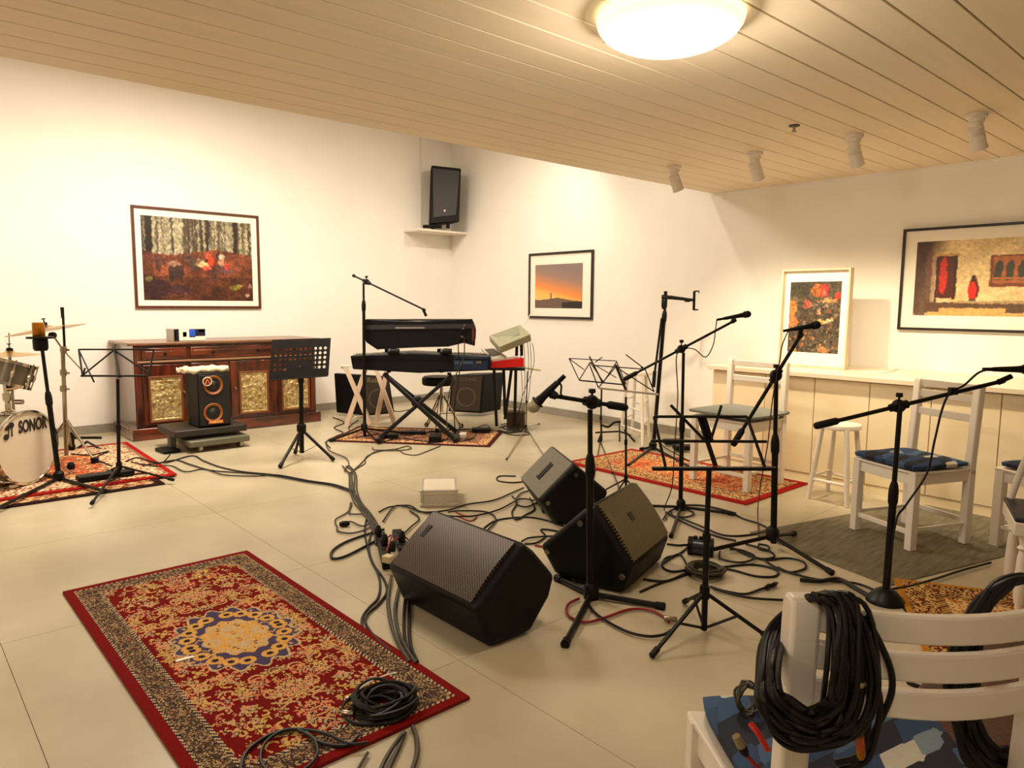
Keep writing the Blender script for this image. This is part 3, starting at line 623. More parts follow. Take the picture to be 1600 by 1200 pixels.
# perforated desk: plate built as a lattice around open round holes
xs_ = [.04+(.92/cols_)*k for k in range(cols_+1)]; ys_ = [.2+(.62/rows_)*k for k in range(rows_+1)]
for i in range(cols_):
    for j in range(rows_):
        cx, cy = (xs_[i]+xs_[i+1])/2, (ys_[j]+ys_[j+1])/2; solid = (2 < i < 8 and j > 2)
        cor = [(xs_[i], ys_[j]), (xs_[i+1], ys_[j]), (xs_[i+1], ys_[j+1]), (xs_[i], ys_[j+1])]
        if solid: g.prism([pp(*c) for c in cor], n_*.003); continue
        hole = [(cx+.026*math.cos(math.pi*(2*k+1)/8-math.pi*.75-math.pi/8), cy+.041*math.sin(math.pi*(2*k+1)/8-math.pi*.75-math.pi/8)) for k in range(8)]
        ring = []
        for k in range(4): ring += [cor[k], ((cor[k][0]+cor[(k+1) % 4][0])/2, (cor[k][1]+cor[(k+1) % 4][1])/2)]
        vs = [pp(*c) for c in ring]+[pp(*c) for c in hole]; g.add(vs, [(k, (k+1) % 8, 8+(k+1) % 8, 8+k) for k in range(8)])
for a_ in ((0, 0, 1, .2), (0, .82, 1, 1), (0, .2, .04, .82), (.96, .2, 1, .82)):
    g.prism([pp(a_[0], a_[1]), pp(a_[2], a_[1]), pp(a_[2], a_[3]), pp(a_[0], a_[3])], n_*.003)
g.build('desk', BLKM, t, smooth=0)
G().beam(P[3]-FH*.03, P[2]-FH*.03, .06, .006).build('ledge', BLKM, t); G().tube([T, pp(.5, .7)-n_*.0], .016).build('tilt_joint', BLK, t)

# wire music stands
def wire_stand(label, base, top, hub, feet, rods, yb, r=.006, tilt=.0025, m=BLKM, z=.0, thick=(), brace=True, gl=None, hubr=.016, br=None, flats=()):
    B = F(*base, z); T = AT(*top, B); H = AT(*hub, B); t = thing('folding_music_stand', label, 'music stand', (B.x, B.y, z))
    G().tube([B+V((0, 0, .012)), H.lerp(T, .45)], r*1.5, 8).build('lower_pole', m, t); G().tube([H.lerp(T, .45), T], r*1.3, 8).build('upper_pole', m, t)
    G().lathe([(r*2, -.02), (r*2, .02)], H.lerp(T, .45), (0, 0, 1), 8).build('collar', BLK, t); G().lathe([(r*2.4, -.03), (r*2.4, .03)], H, (0, 0, 1), 10).build('hub', BLK, t)
    for f in feet:
        fz = F(f[0], f[1], .01+z); foot_leg(t, H, fz, r*1.0, m, fr=r*1.5)
        if brace: G().tube([B+V((0, 0, .02)), H.lerp(fz, .5)], r*.7, 6).build('brace', m, t)
    def D(p): return AT(p[0], p[1], B, (yb-p[1])*tilt-.03)
    g = G()
    for a, b in rods: g.tube([D(a), D(b)], r*.75, 6)
    g.build('desk_frame', m, t)
    if thick:
        g = G()
        for a, b in thick: g.beam(D(a)-FH*.015, D(b)-FH*.015, .028, .014)
        g.build('ledge', gl or m, t)
    for a, b in flats: G().beam(D(a), D(b), .022, .008).build('desk_spine', m, t)
    return t
wire_stand('thin folding music stand between the drums and the sideboard', (186, 748), (184, 592), (186, 728), [(166, 738), (272, 750), (143, 787)],
           [((123, 546), (240, 546)), ((123, 546), (129, 587)), ((131, 585), (178, 547)), ((178, 547), (235, 585)), ((129, 587), (133, 575)), ((240, 546), (233, 587)), ((123, 546), (147, 597))], 587, r=.010, thick=[((129, 587), (233, 587))], flats=[((178, 541), (187, 590))], z=.026)
wire_stand('thin folding music stand, left one of the overlapping pair', (940, 690), (940, 608), (938, 690), [(926, 752), (976, 783), (958, 740)],
           [((889, 560), (963, 564)), ((889, 560), (905, 594)), ((905, 594), (922, 566)), ((922, 566), (943, 597)), ((943, 597), (963, 566)), ((963, 564), (978, 600)), ((922, 566), (963, 590)), ((889, 560), (913, 578)), ((930, 566), (941, 558))], 597, r=.0075, thick=[((905, 594), (976, 601))], flats=[((921, 557), (941, 597))], m=mat('bronzed steel', rgb(58, 46, 28), .35, metal=.7), brace=False)
wire_stand('thin folding music stand, right one of the overlapping pair', (978, 772), (978, 620), (978, 748), [(958, 778), (1022, 800), (900, 790)],
           [((929, 571), (1008, 577)), ((921, 569), (935, 606)), ((935, 606), (962, 573)), ((962, 573), (1022, 612)), ((1008, 577), (1022, 612)), ((978, 554), (1008, 577)), ((962, 573), (977, 601)), ((1008, 577), (1001, 574))], 606, r=.0065, thick=[((935, 606), (1028, 616))], gl=ALU, flats=[((962, 570), (979, 612))], m=mat('steel dark', rgb(50, 42, 32), .35, metal=.7), brace=False)
t = wire_stand('black folding music stand nearest the camera on a tripod', (1100, 988), (1108, 733), (1101, 925), [(1017, 1026), (1206, 1000), (1069, 940)],
           [((1022, 651), (1167, 651)), ((1017, 689), (1198, 690)), ((1022, 651), (1040, 730)), ((1167, 651), (1195, 730)), ((1048, 633), (1100, 687)), ((1127, 634), (1110, 690))], 730, r=.0095, tilt=.0012, thick=[((1018, 731), (1210, 731))], flats=[((1092, 650), (1118, 728)), ((1100, 652), (1112, 690))])
# plain thin stand by the red synth with a sheet on its desk
wire_stand('very thin tripod stand holding an open book beside the red synthesizer', (822, 672), (824, 580), (822, 668), [(791, 718), (850, 712), (843, 662)], [((783, 571), (845, 579))], 580, r=.0055, tilt=.0, m=NICKEL, brace=False)
B = F(822, 672); G().prism([AT(783, 571, B), AT(845, 580, B), AT(845, 580, B)+FH*.12, AT(783, 571, B)+FH*.12], V((0, 0, .012))).build('book', mat('pale paper', rgb(226, 200, 150), .7), label='open pale book lying on the thin stand by the red synthesizer', cat='book')

# ================================================================== STAGE MONITORS
# near one: axis parallel to the far wall direction Y, end face towards the camera
def wedge(label, poly, axis, L, grl, gidx, inset, extra=None):
    n = len(poly); ctr = sum(poly, V())/n; t = thing('stage_monitor', label, 'speaker', V((ctr.x, ctr.y, 0))+axis*L/2)
    g = G(); m = 5     # slightly bulged cabinet: end faces a touch smaller
    vs = []; 
    for k, (f, s) in enumerate(((0, .955), (.045, 1), (.955, 1), (1, .955))):
        vs += [ctr+(p-ctr)*s+axis*L*f for p in poly]
    zmin = min(v.z for v in vs); vs = [V((v.x, v.y, max(v.z-zmin+.004, .004))) for v in vs]
    fs = [tuple(range(n)), tuple(range(4*n-1, 3*n-1, -1))]
    for k in range(3): fs += [(k*n+i, (k+1)*n+i, (k+1)*n+(i+1) % n, k*n+(i+1) % n) for i in range(n)]
    g.add(vs, fs); g.build('cabinet', BLK, t, bevel=.022, seg=4)
    for i, ins, mt_ in gidx:
        a, b = poly[i], poly[(i+1) % n]; a = a+V((0, 0, .004-zmin)); b = b+V((0, 0, .004-zmin)); e = (b-a); out = axis.cross(e).normalized()
        if (a+e/2-ctr).dot(out) < 0: out = -out
        bow = .012; pts = []
        K = 6; vs = []; 
        for q in range(K+1):
            f = ins+(1-2*ins)*q/K; h = bow*math.sin(math.pi*q/K)
            vs += [a+e*f+out*(.008+h)+axis*L*inset, a+e*f+out*(.008+h)+axis*L*(1-inset)]
        vs += [v-out*.02 for v in vs]; M_ = 2*(K+1)
        fs = [(2*q, 2*q+1, 2*q+3, 2*q+2) for q in range(K)]+[(0, 2, M_+2, M_)][:0]
        for q in range(K): fs += [(2*q, 2*q+2, M_+2*q+2, M_+2*q), (2*q+1, M_+2*q+1, M_+2*q+3, 2*q+3)]
        fs += [(0, M_, M_+1, 1), (2*K, 2*K+1, M_+2*K+1, M_+2*K)]
        gr = G().add(vs, fs).build('grille', mt_, t)
        uv = gr.data.uv_layers.new(name='uv'); en = e.normalized()
        for lp in gr.data.loops:
            co = gr.data.vertices[lp.vertex_index].co; uv.data[lp.index].uv = (co.dot(axis), co.dot(en))
    return t, zmin, ctr
Y1 = 2.28; poly = [WY(x, y_, Y1) for x, y_ in ((767, 1012), (831, 988), (861, 934), (869, 901), (838, 863), (819, 849), (743, 955))]
poly[0].z = 0; poly[1].z = 0
t, zm, ctr = wedge('largest black stage monitor wedge with mesh grille, nearest the camera', poly, V((0, 1, 0)), .71, GRL, [(5, .05, GRL)], .06)
a, b = poly[5], poly[6]; out = V((-(a-b).z, 0, (a-b).x)).normalized(); out = out if out.z > 0 else -out
pc = a.lerp(b, .35)+V((0, .60, 0))+out*.021; e = (b-a).normalized()
G().box(pc, (.075, .035, .006), R=Matrix((e, V((0, 1, 0)), out)).transposed()).build('badge', BLKM, t, bevel=.003)
# middle one: axis along X
ax = V((.955, .297, 0)).normalized(); PM = ax*3.385
poly = [PL(x, y_, PM, ax) for x, y_ in ((927, 788), (907, 801), (842, 855), (864, 896), (880, 912), (972, 926), (988, 886))]
poly[4].z = 0; poly[5].z = 0; poly[3].z = max(poly[3].z, .02)
t, zm, ctr = wedge('middle black stage monitor with olive mesh grille, screwed side towards the camera', poly, ax, .60, GRL2, [(6, .04, GRL2)], .045)
for x, y_ in ((907, 818), (855, 861), (896, 908), (972, 901)):
    p = PL(x, y_, PM-ax*.004, ax); G().lathe([(.017, 0), (.017, -.006), (.008, -.009), (.004, -.003)], p, ax, 16).build('mounting_point', NICKEL, t)
a = poly[0]; b = poly[6]; e = (b-a).normalized(); out = ax.cross(e).normalized(); out = out if out.z > 0 else -out
G().box(a.lerp(b, .42)+ax*.26+out*.022, (.05, .05, .005), R=Matrix((e, ax, out)).transposed()).build('badge', BLKM, t, bevel=.003)
# far one
ax = V((.514, .858, 0)); P0 = V((3.40, 3.34, 0))
poly = [PL(x, y_, P0, ax) for x, y_ in ((868, 821), (842, 783), (898, 725), (952, 770))]; poly.append(poly[3]+V((.02, -.01, -.2))*.9); poly[0].z = 0; poly[4].z = 0; poly[4].xy = (poly[0].xy+(poly[3].xy-poly[0].xy)*.75)
t, zm, ctr = wedge('farthest black stage monitor showing its grey handle side', poly, ax, .66, GRL, [], .05)
a, b = poly[1], poly[2]; e = (b-a); out = ax.cross(e).normalized(); out = out if out.z > 0 else -out
R_ = Matrix((e.normalized(), ax, out)).transposed(); c = a+e/2+ax*.33
gp = G().box(c+out*.003, (e.length*.95, .6, .006), R=R_).build('side_panel', GREY, t, bevel=.003, label='grey side panel with recessed handle')  # grey puts the light from above into the colour of this face
G().box(c+out*.008+ax*.0, (.15, .10, .01), R=R_).build('handle_recess', BLKM, t, bevel=.004); G().box(c+out*.014+ax*.012, (.13, .022, .012), R=R_).build('handle', GREY, t, bevel=.003)
for x, y_ in ((900, 742), (856, 786)):
    p = PL(x, y_, P0-ax*.004, ax); G().lathe([(.016, 0), (.016, -.006)], p, ax, 14).build('mounting_point', NICKEL, t)

# ================================================================== CHAIRS AND STOOLS
def chair(name, label, W, D, H, HB, leg=.042, slats=(), cushion=None, cm=None, taper=0, bow=.0, cth=.04, lean=.04, stretch=True, slat_h=.05, seatboard=True, over=.0, pd=None, legm=WHITE, squab=False):
    t = thing(name, label, 'chair')
    def yb(s): return s*(W/2-taper)
    wd_ = W/2
    pd = pd or leg
    for s in (-1, 1):
        G().beam((D/2-leg/2, s*(wd_-leg/2), 0), (D/2-leg/2, s*(wd_-leg/2), H), leg, leg, (0, 1, 0)).build('leg', legm, t, bevel=.004)
        y = s*(wd_-taper-leg/2)
        G().beam((-D/2+leg/2, y, 0), (-D/2+leg/2, y, H*.98), leg, leg, (0, 1, 0)).build('leg', legm, t, bevel=.004)
        x0 = -D/2+leg/2; pts = [(x0-pd/2, H*.9), (x0+pd/2, H*.9), (x0+pd/2-lean*.1, H+.05), (x0+pd/2-lean, HB-.02), (x0+pd/2-lean-.012, HB), (x0-pd/2-lean+.008, HB), (x0-pd/2-lean-.002, HB-.02), (x0-pd/2-lean*.1, H+.05)]
        G().prism([V((a_, y-leg/2, b_)) for a_, b_ in pts], V((0, leg, 0))).build('back_post', legm, t, bevel=.008, seg=3)
    def rail(a, b, h, z, th=.02, n='rail'): G().beam((a[0], a[1], z), (b[0], b[1], z), h, th, (0, 0, 1)).build(n, legm, t, bevel=.003)
    f = D/2-leg/2; y1 = wd_-leg/2; y2 = y1-taper
    def rl(a, b, z, h, th, n):
        a = V((a[0], a[1], z)); b = V((b[0], b[1], z)); d = (b-a).normalized(); x = V((0, 0, 1)).cross(d)
        G().box((a+b)/2, ((b-a).length, th, h), R=Matrix((d, x, V((0, 0, 1)))).transposed()).build(n, legm, t, bevel=.003)
    for z, h, n in ((H-.045, .075, 'apron'),):
        rl((f, -y1), (f, y1), z, h, .022, n); rl((-f, -y2), (-f, y2), z, h, .022, n); rl((f, y1), (-f, y2), z, h, .022, n); rl((f, -y1), (-f, -y2), z, h, .022, n)
    if stretch:
        rl((f, -y1), (f, y1), H*.22, .03, .02, 'stretcher'); rl((-f, -y2), (-f, y2), H*.30, .03, .02, 'stretcher'); rl((f, y1), (-f, y2), H*.26, .022, .018, 'stretcher'); rl((f, -y1), (-f, -y2), H*.26, .022, .018, 'stretcher')
    G().prism([V((D/2, -W/2, H-.012)), V((D/2, W/2, H-.012)), V((-D/2+leg, W/2-taper, H-.012)), V((-D/2+leg, -W/2+taper, H-.012))], V((0, 0, .016))).build('seat', legm, t, bevel=.004)
    for z in slats:
        k = (z-H)/(HB-H); xo = -f-lean*k; g = G(); M_ = 12; vs = []
        for i in range(M_+1):
            u_ = i/M_; yy = -y2+2*y2*u_; xb = xo-bow*math.sin(math.pi*u_)+.0
            vs += [V((xb-.010, yy, z-slat_h/2)), V((xb+.010, yy, z-slat_h/2)), V((xb+.010, yy, z+slat_h/2)), V((xb-.010, yy, z+slat_h/2))]
        fs = [(4*i+k_, 4*i+(k_+1) % 4, 4*i+4+(k_+1) % 4, 4*i+4+k_) for i in range(M_) for k_ in range(4)]+[(0, 1, 2, 3), (4*M_+3, 4*M_+2, 4*M_+1, 4*M_)]
        g.add(vs, fs).build('back_slat', legm, t, bevel=.004)
    return t
def place(t, loc, rz):
    t.location = loc; t.rotation_euler = (0, 0, rz); MW[t] = Matrix.Translation(loc) @ Matrix.Rotation(rz, 4, 'Z')
    for c in t.children: MW[c] = MW[t]
def cushion(t, label, D, W, H, th, m, x0=0, taper=0, wav=.012, mname='seat_cushion', group=None, crown=.35):
    Mx = MW[t]; K = 18; g = G(); vs = []; rs = random.Random(3)
    def sh(u_, v_):
        su = math.copysign(abs(u_)**1.0, u_); x = x0+u_*D/2; y = v_*(W/2-taper*(1-u_)/2)
        e = max(abs(u_), abs(v_))**6; return x*(1-.0), y, e
    top = []; bot = []
    for i in range(K+1):
        for j in range(K+1):
            u_ = -1+2*i/K; v_ = -1+2*j/K; x, y, e = sh(u_, v_)
            cc = 1-.06*(abs(u_*v_))**4
            h = th*(1-crown*e)+wav*math.sin(5*u_+3*v_)*.35*(1-e); top.append(V((x*cc, y*cc, H+h))); bot.append(V((x*cc*.985, y*cc*.985, H+.0+th*.22*e)))
    n = (K+1)**2; vs = [Mx @ p for p in top+bot]; fs = []
    for i in range(K):
        for j in range(K):
            a = i*(K+1)+j; fs.append((a, a+1, a+K+2, a+K+1)); fs.append((n+a, n+a+K+1, n+a+K+2, n+a+1))
    for i in range(K):
        for a, b in ((i*(K+1), (i+1)*(K+1)), (i*(K+1)+K, (i+1)*(K+1)+K), (i, i+1), (K*(K+1)+i, K*(K+1)+i+1)): fs.append((a, b, n+b, n+a))
    o = G().add(vs, fs).build(mname, m, label=label, cat='cushion'); return o
c1 = chair('chair', 'white wooden chair with blue patchwork cushion facing the stage', .49, .50, .49, 1.02, slats=(.99, .92, .80), slat_h=.05, lean=.03, leg=.05)
place(c1, (5.01, 1.675, .0), math.radians(157)); c1.location.z = .006; MW[c1] = Matrix.Translation(c1.location) @ Matrix.Rotation(math.radians(157), 4, 'Z')
cushion(c1, 'blue patchwork cushion tied on the white chair by the cabinet', .47, .50, .497, .05, PATCH, x0=.035)
p = MW[c1] @ V((-.235, -.245, .50)); G().tube(spline([p+V((-.03, .02, .0)), p+V((.03, -.03, .02)), p+V((.05, -.04, -.03)), p+V((.03, -.04, -.09))]), .006, 6).build('cushion_tie', NAVY, label='dark cushion tie knotted round the back post', cat='tie')
c2 = chair('chair', 'white high chair with flat grey seat cushion on the orange rug', .58, .52, .56, 1.03, slats=(.99, .86), slat_h=.05, lean=.01, leg=.05)
place(c2, (5.43, 3.19, .014), math.radians(176))
cushion(c2, 'flat grey seat cushion on the chair on the orange rug', .60, .64, .582, .045, FABG, x0=.0, wav=.0)
# bar stools
def stool(label, feet, seat_px, H, rs_=.17, round_=True, legr=.019, rungs=((.32, .28),)):
    c = sum([F(*f) for f in feet], V())/len(feet); c.z = 0; t = thing('stool', label, 'stool', c); top = V((c.x, c.y, H))
    L_ = []
    for f in feet:
        a = F(*f); d = (a-c); d.z = 0; b = top+d*.62+V((0, 0, -.03)); L_.append((a, b)); G().tube([a+V((0, 0, .0)), a.lerp(b, .5), b], [legr*.85, legr*1.1, legr*.95], 12).build('leg', WHITE, t)
    n = len(feet)
    for i in range(n):
        for (f0, f1) in rungs:
            f_ = f0 if i % 2 else f1; G().tube([L_[i][0].lerp(L_[i][1], f_), L_[(i+1) % n][0].lerp(L_[(i+1) % n][1], f_)], legr*.6, 8).build('rung', WHITE, t)
    G().lathe([(rs_*.95, -.035), (rs_, -.03), (rs_, -.008), (rs_*.97, 0)], top, n=32).build('seat', WHITE, t)
    return t
stool('white round topped wooden stool in front of the cream cabinet', [(1262, 779), (1323, 793), (1347, 782), (1293, 767)], None, .60, .155)
stool('tall white bar stool standing by the bare wall behind the music stands', [(969, 684), (1004, 697), (1014, 684), (988, 674)], None, .76, .17, rungs=((.3, .2), (.6, .5)))
# near chair
s_ = V((.696, .719, 0)); w_ = V((.719, -.696, 0))
NFL = F(1072, 1090, .53); NC0 = NFL + w_*.304 - s_*.235; NC0.z = 0; nrz = math.atan2(s_.y, s_.x)
c3_ = chair('chair', 'white wooden slat back chair nearest the camera, hung with black cables', .60, .48, .49, 1.0, slats=(.962, .893, .824), slat_h=.05, taper=.06, bow=.05, lean=.03, leg=.052, pd=.052)
place(c3_, NC0, nrz); c3_.rotation_euler = (0, 0, nrz)
cushion(c3_, 'blue and white patchwork cushion on the near chair', .46, .56, .497, .055, PATCH, x0=.02, taper=.05)

# ================================================================== SIDEBOARD
S0 = V((2.05, 8.37, 0)); SX = 4.22; SY = 8.40; ZS = WY(212, 536, 8.38).z
t = thing('sideboard', 'dark reddish wooden sideboard with embossed brass door panels', 'sideboard', ((S0.x+SX)/2, 8.8, 0))
YS = 8.40
G().mm((2.09, YS, .13), (SX-.04, YF-.03, ZS-.03)).build('body', WOOD, t, smooth=0)
G().mm((2.04, YS-.035, 0), (SX+.01, YF-.025, .13)).build('plinth', WOODH, t, bevel=.008)
G().mm((2.03, YS-.04, ZS-.03), (SX+.02, YF-.02, ZS)).build('top', mat('sideboard top', rgb(120, 84, 60), .25, var=.15, scale=8), t, bevel=.006)
def sx(px): return WY(px, 600, YS-.02).x
xs_ = [2.12, sx(296), sx(362), sx(432), SX-.07]
G().mm((2.10, YS-.018, .14), (2.16, YS, ZS-.04)).build('stile', WOOD, t, bevel=.004); G().mm((SX-.11, YS-.018, .14), (SX-.05, YS, ZS-.04)).build('stile', WOOD, t, bevel=.004)
zd = WY(222, 568, 8.38).z; drs = [(2.17, sx(296)-.02), (sx(300), sx(430)-.01), (sx(436), SX-.12)]
for a, b in drs:
    d = G().mm((a, YS-.022, zd+.03), (b, YS, ZS-.06)).build('drawer', WOODH, t, bevel=.006)
    G().mm((a+.03, YS-.028, zd+.065), (b-.03, YS-.02, ZS-.095)).build('drawer_field', WOODH, d, bevel=.004)
    for q in ((.5,) if b-a < .7 else (.25, .8)): G().rev([(.006, 0), (.008, .015), (.016, .025), (.014, .035), (0, .038)], V((a+(b-a)*q, YS-.024, (zd+ZS-.03)/2)), (0, -1, 0), 14).build('knob', BLKM, d)
G().mm((2.12, YS-.03, zd+.0), (SX-.07, YS, zd+.022)).build('moulding', mat('worn edge wood', rgb(150, 110, 80), .4), t, bevel=.004)
dr = [(2.17, sx(292)), (sx(300), sx(358)), (sx(361), sx(428)), (sx(436), SX-.12)]
def relief(x0, x1, z0, z1, seed):
    K, M_ = 46, 60; rs = np.random.RandomState(seed); h = noise(M_+1, K+1, 6, seed, 2)*.5
    y_, x_ = np.mgrid[0:M_+1, 0:K+1]
    for i in range(7):
        cx = (i+.7)/7.4*K; hh = rs.uniform(.3, .45)*M_; m_ = (np.abs(x_-cx) < 1.6+1.2*np.sin(y_*.5+i)) & (y_ < hh); h[m_] += .5; h[np.hypot(x_-cx, y_-hh-2) < 2.4] += .6
    for i in range(16): h[np.hypot((x_-rs.rand()*K)/1.6, y_-(.55+.4*rs.rand())*M_) < rs.uniform(1.5, 3)] += .55
    b_ = (x_ < 3) | (x_ > K-3) | (y_ < 3) | (y_ > M_-3); h[b_] = .9; b_ = ((x_ == 3) | (x_ == K-3) | (y_ == 3) | (y_ == M_-3)); h[b_] = .1
    g = G(); g.v = [V((x0+(x1-x0)*j/K, YS-.026-.012*min(h[i, j], 1), z0+(z1-z0)*i/M_)) for i in range(M_+1) for j in range(K+1)]
    g.f = [(i*(K+1)+j, i*(K+1)+j+1, (i+1)*(K+1)+j+1, (i+1)*(K+1)+j) for i in range(M_) for j in range(K)]; return g
for i, (a, b) in enumerate(dr):
    d = G().mm((a, YS-.02, .16), (b, YS, zd-.02)).build('door', WOOD, t, bevel=.006)
    w2 = (b-a); a2, b2 = [(WY(p_, 620, YS-.03).x, WY(q_, 620, YS-.03).x) for p_, q_ in ((236, 283), (306, 352), (377, 417), (443, 481))][i]; z0, z1 = WY(260, 656, YS-.03).z, WY(260, 590, YS-.03).z
    relief(a2, b2, z0, z1, i+3).build('brass_panel', BRASS, d, smooth=60)
    g = G(); 
    for c, dd_ in ((((a2+b2)/2, z0-.01), (b2-a2+.04, .02)), (((a2+b2)/2, z1+.01), (b2-a2+.04, .02)), ((a2-.01, (z0+z1)/2), (.02, z1-z0)), ((b2+.01, (z0+z1)/2), (.02, z1-z0))):
        g.box((c[0], YS-.03, c[1]), (dd_[0], .024, dd_[1]))
    g.build('panel_moulding', mat('worn brown', rgb(116, 66, 36), .4), d, bevel=.003)
    G().rev([(.006, 0), (.008, .015), (.018, .025), (.014, .035), (0, .038)], V(((b-.04) if i in (0, 1) else (a+.045), YS-.02, (z0+z1)/2+.06)), (0, -1, 0), 14).build('knob', NICKEL, d)
# box on the sideboard
A = WY(272, 531, YS+.12); B = WY(321, 531, YS+.12); Z1 = WY(290, 514, YS+.12).z
t = thing('carton', 'white black and blue printed carton lying on the sideboard', 'box', (A.x, YS+.2, ZS))
hh = Z1-ZS
G().mm((A.x, YS+.12, ZS+.001), (B.x, YS+.4, Z1)).build('box_body', mat('carton grey', rgb(190, 186, 176), .5), t, bevel=.003, smooth=0)
def lab(f0, f1, g0, g1, m, n='printed_patch'): G().mm((A.x+(B.x-A.x)*f0, YS+.117, ZS+hh*g0), (A.x+(B.x-A.x)*f1, YS+.12, ZS+hh*g1)).build(n, m, t, smooth=0)
lab(0, .16, .02, 1, mat('ink black', rgb(26, 24, 34), .4)); lab(.16, .48, .05, .98, TAPE); lab(.48, .68, .3, .98, BLUE); lab(.68, 1, .4, .98, mat('ink navy', rgb(22, 26, 50), .4)); lab(.48, 1, .04, .38, TAPE)
lab(.28, .40, .35, .75, mat('ink grey', rgb(130, 124, 116), .5)); lab(.78, .97, .72, .9, mat('ink pale', rgb(180, 176, 190), .5))
for k in range(4): lab(.02, .09, .15+.2*k, .27+.2*k, TAPE)
# bass cabinet on trolley
Bq = F(330, 703); YB = WY(330, 690, 8.0).y
YB = F(372, 697).y-.02
def bx(px, py=600): return WY(px, py, YB)
zt = bx(330, 668).z
tr = thing('equipment_trolley', 'low grey trolley with silver casters in front of the sideboard', 'trolley', (bx(320).x, YB+.25, 0))
x0, x1 = bx(268).x, bx(383).x
G().mm((x0, YB-.02, zt-.07), (x1, YB+.55, zt)).build('deck', mat('dark deck', rgb(40, 34, 30), .5), tr, bevel=.01)
xg0, xg1 = bx(277).x, bx(383).x; zg = bx(330, 681).z
G().mm((xg0+.06, YB-.09, .06), (xg1, YB+.4, zg-.02)).build('lower_tray', mat('olive grey tray', rgb(96, 96, 78), .35), tr, bevel=.012)
for x in (xg0+.17, xg1-.09):
    for y in (YB-.03, YB+.36):
        c = G().lathe([(.045, -.02), (.05, -.015), (.05, .015), (.045, .02)], (x, y, .05), (1, .2, 0), 16).build('caster', NICKEL, tr)
G().mm((x0+.02, YB+.2, .0), (x0+.08, YB+.3, zt-.06)).build('prop', mat('grey green', rgb(88, 88, 74), .5), tr, bevel=.01)
cbx = thing('bass_speaker', 'black bass speaker with two orange ringed cones standing on the trolley', 'speaker', (bx(335).x, YB+.2, zt))
fx0, fx1 = bx(310).x, bx(361).x; zc = bx(330, 583).z; rr = (fx1-fx0)
RB = Matrix.Rotation(math.radians(-2), 3, 'Z')
sxl = bx(290).x
dq = .05
while dq < .6 and PX(V((fx0, YB+dq, zc))) > 291: dq += .01
G().mm((fx0, YB+.03, zt+.001), (fx1, YB+dq, zc)).build('cabinet', BLK, cbx, bevel=.012)
G().mm((fx0+.01, YB+.015, zt+.02), (fx1-.012, YB+.035, zc-.02)).build('baffle', mat('black baffle', rgb(16, 15, 16), .6), cbx, bevel=.005)
for py in (602, 645):
    p = bx(334, py); p.y = YB+.012; w = G().rev([(.098, 0), (.092, -.010), (.084, -.004), (.058, .012), (.052, .014)], p, (0, 1, 0), 32).build('woofer', ORNG, cbx)
    G().rev([(.054, .012), (.044, .0), (0, -.012)], p, (0, 1, 0), 24).build('dust_cap', mat('dark cap', rgb(20, 18, 16), .5), w)
p = bx(323.5, 596); p.y = YB-.008; w = G().rev([(0, -.002), (.036, -.002), (.036, .004)], p, (0, 1, 0), 24).build('emblem', mat('emblem brown', rgb(90, 30, 14), .4), cbx)
G().rev([(.036, 0), (.042, -.004), (.048, 0)], p, (0, 1, 0), 24).build('emblem_ring', mat('emblem ring', rgb(236, 200, 160), .4), w)
G().tube([p+V((-.02, -.004, -.025)), p+V((0, -.004, .025)), p+V((.02, -.004, -.025))], .006, 6).build('emblem_mark', mat('emblem mark', rgb(240, 150, 100), .4), w)
p = bx(337, 659); p.y = YB-.004; G().box(p, (.15, .02, .036)).build('name_plate', mat('orange plate', rgb(150, 56, 16), .4), cbx); text('lettering', 'MARKBASS', .034, p+V((0, -.012, 0)), (1, 0, 0), (0, 0, 1), mat('orange ink', rgb(250, 190, 110), .4), cbx, sx=.8)
g = G(); A = bx(289, 574); B = bx(362, 574); n_ = 12
for k in range(3):
    pts = [V((A.x+(B.x-A.x)*i/n_, YB+.08+.09*k+.012*math.sin(i*1.3+k), zc+.028+.008*math.sin(i*1.7+2*k))) for i in range(n_+1)]; g.tube(spline(pts, 3), [.026+.006*math.sin(i*.9+k) for i in range(3*n_+1)], 10)
g.build('folded_cloth', TOWEL, label='rolled cream cloth lying on top of the bass speaker', cat='cloth')
G().box(F(262, 703, .02), (.16, .24, .035), .1).build('foot_pedal', BLK, label='flat black pedal on the floor left of the trolley', cat='pedal', bevel=.008)

# ================================================================== WALL SPEAKER
ref = WY(690, 360, YF-.38); z0 = ref.z
sh = thing('wall_shelf', 'small white wall shelf high in the corner under the speaker', 'shelf', (ref.x, YF, z0))
a = WY(652, 361, YF-.35); b = WY(714, 363, YF-.35)
G().mm((a.x, YF-.42, z0-.03), (XR-.001, YF-.001, z0)).build('board', WHITE, sh, bevel=.003)
P = [AT(x, y_, ref, -.02) for x, y_ in ((674, 258), (721, 263), (718, 347), (671, 351))]; n_ = (P[1]-P[0]).cross(P[3]-P[0]).normalized()
n_ = -n_ if n_.dot(FH) < 0 else n_
sp = thing('wall_speaker', 'black loudspeaker on the shelf high in the far corner', 'speaker', (ref.x, ref.y, z0))
back = RT*-.045+FH*.28
G().add([P[0], P[1], P[2], P[3], P[0]+back-RT*-.0, P[1]+back-RT*.08, P[2]+back-RT*.08, P[3]+back], [(0, 1, 2, 3), (7, 6, 5, 4), (0, 4, 5, 1), (1, 5, 6, 2), (2, 6, 7, 3), (3, 7, 4, 0)]).build('cabinet', BLK, sp, bevel=.02, seg=3)
q = [P[0].lerp(P[2], .05), P[1].lerp(P[3], .05), P[2].lerp(P[0], .12), P[3].lerp(P[1], .12)]
G().prism([v-n_*.012 for v in q], n_*.012).build('grille', mat('charcoal grille', rgb(46, 42, 42), .5), sp, bevel=.008)
p = AT(695, 331, ref, -.02)-n_*.016
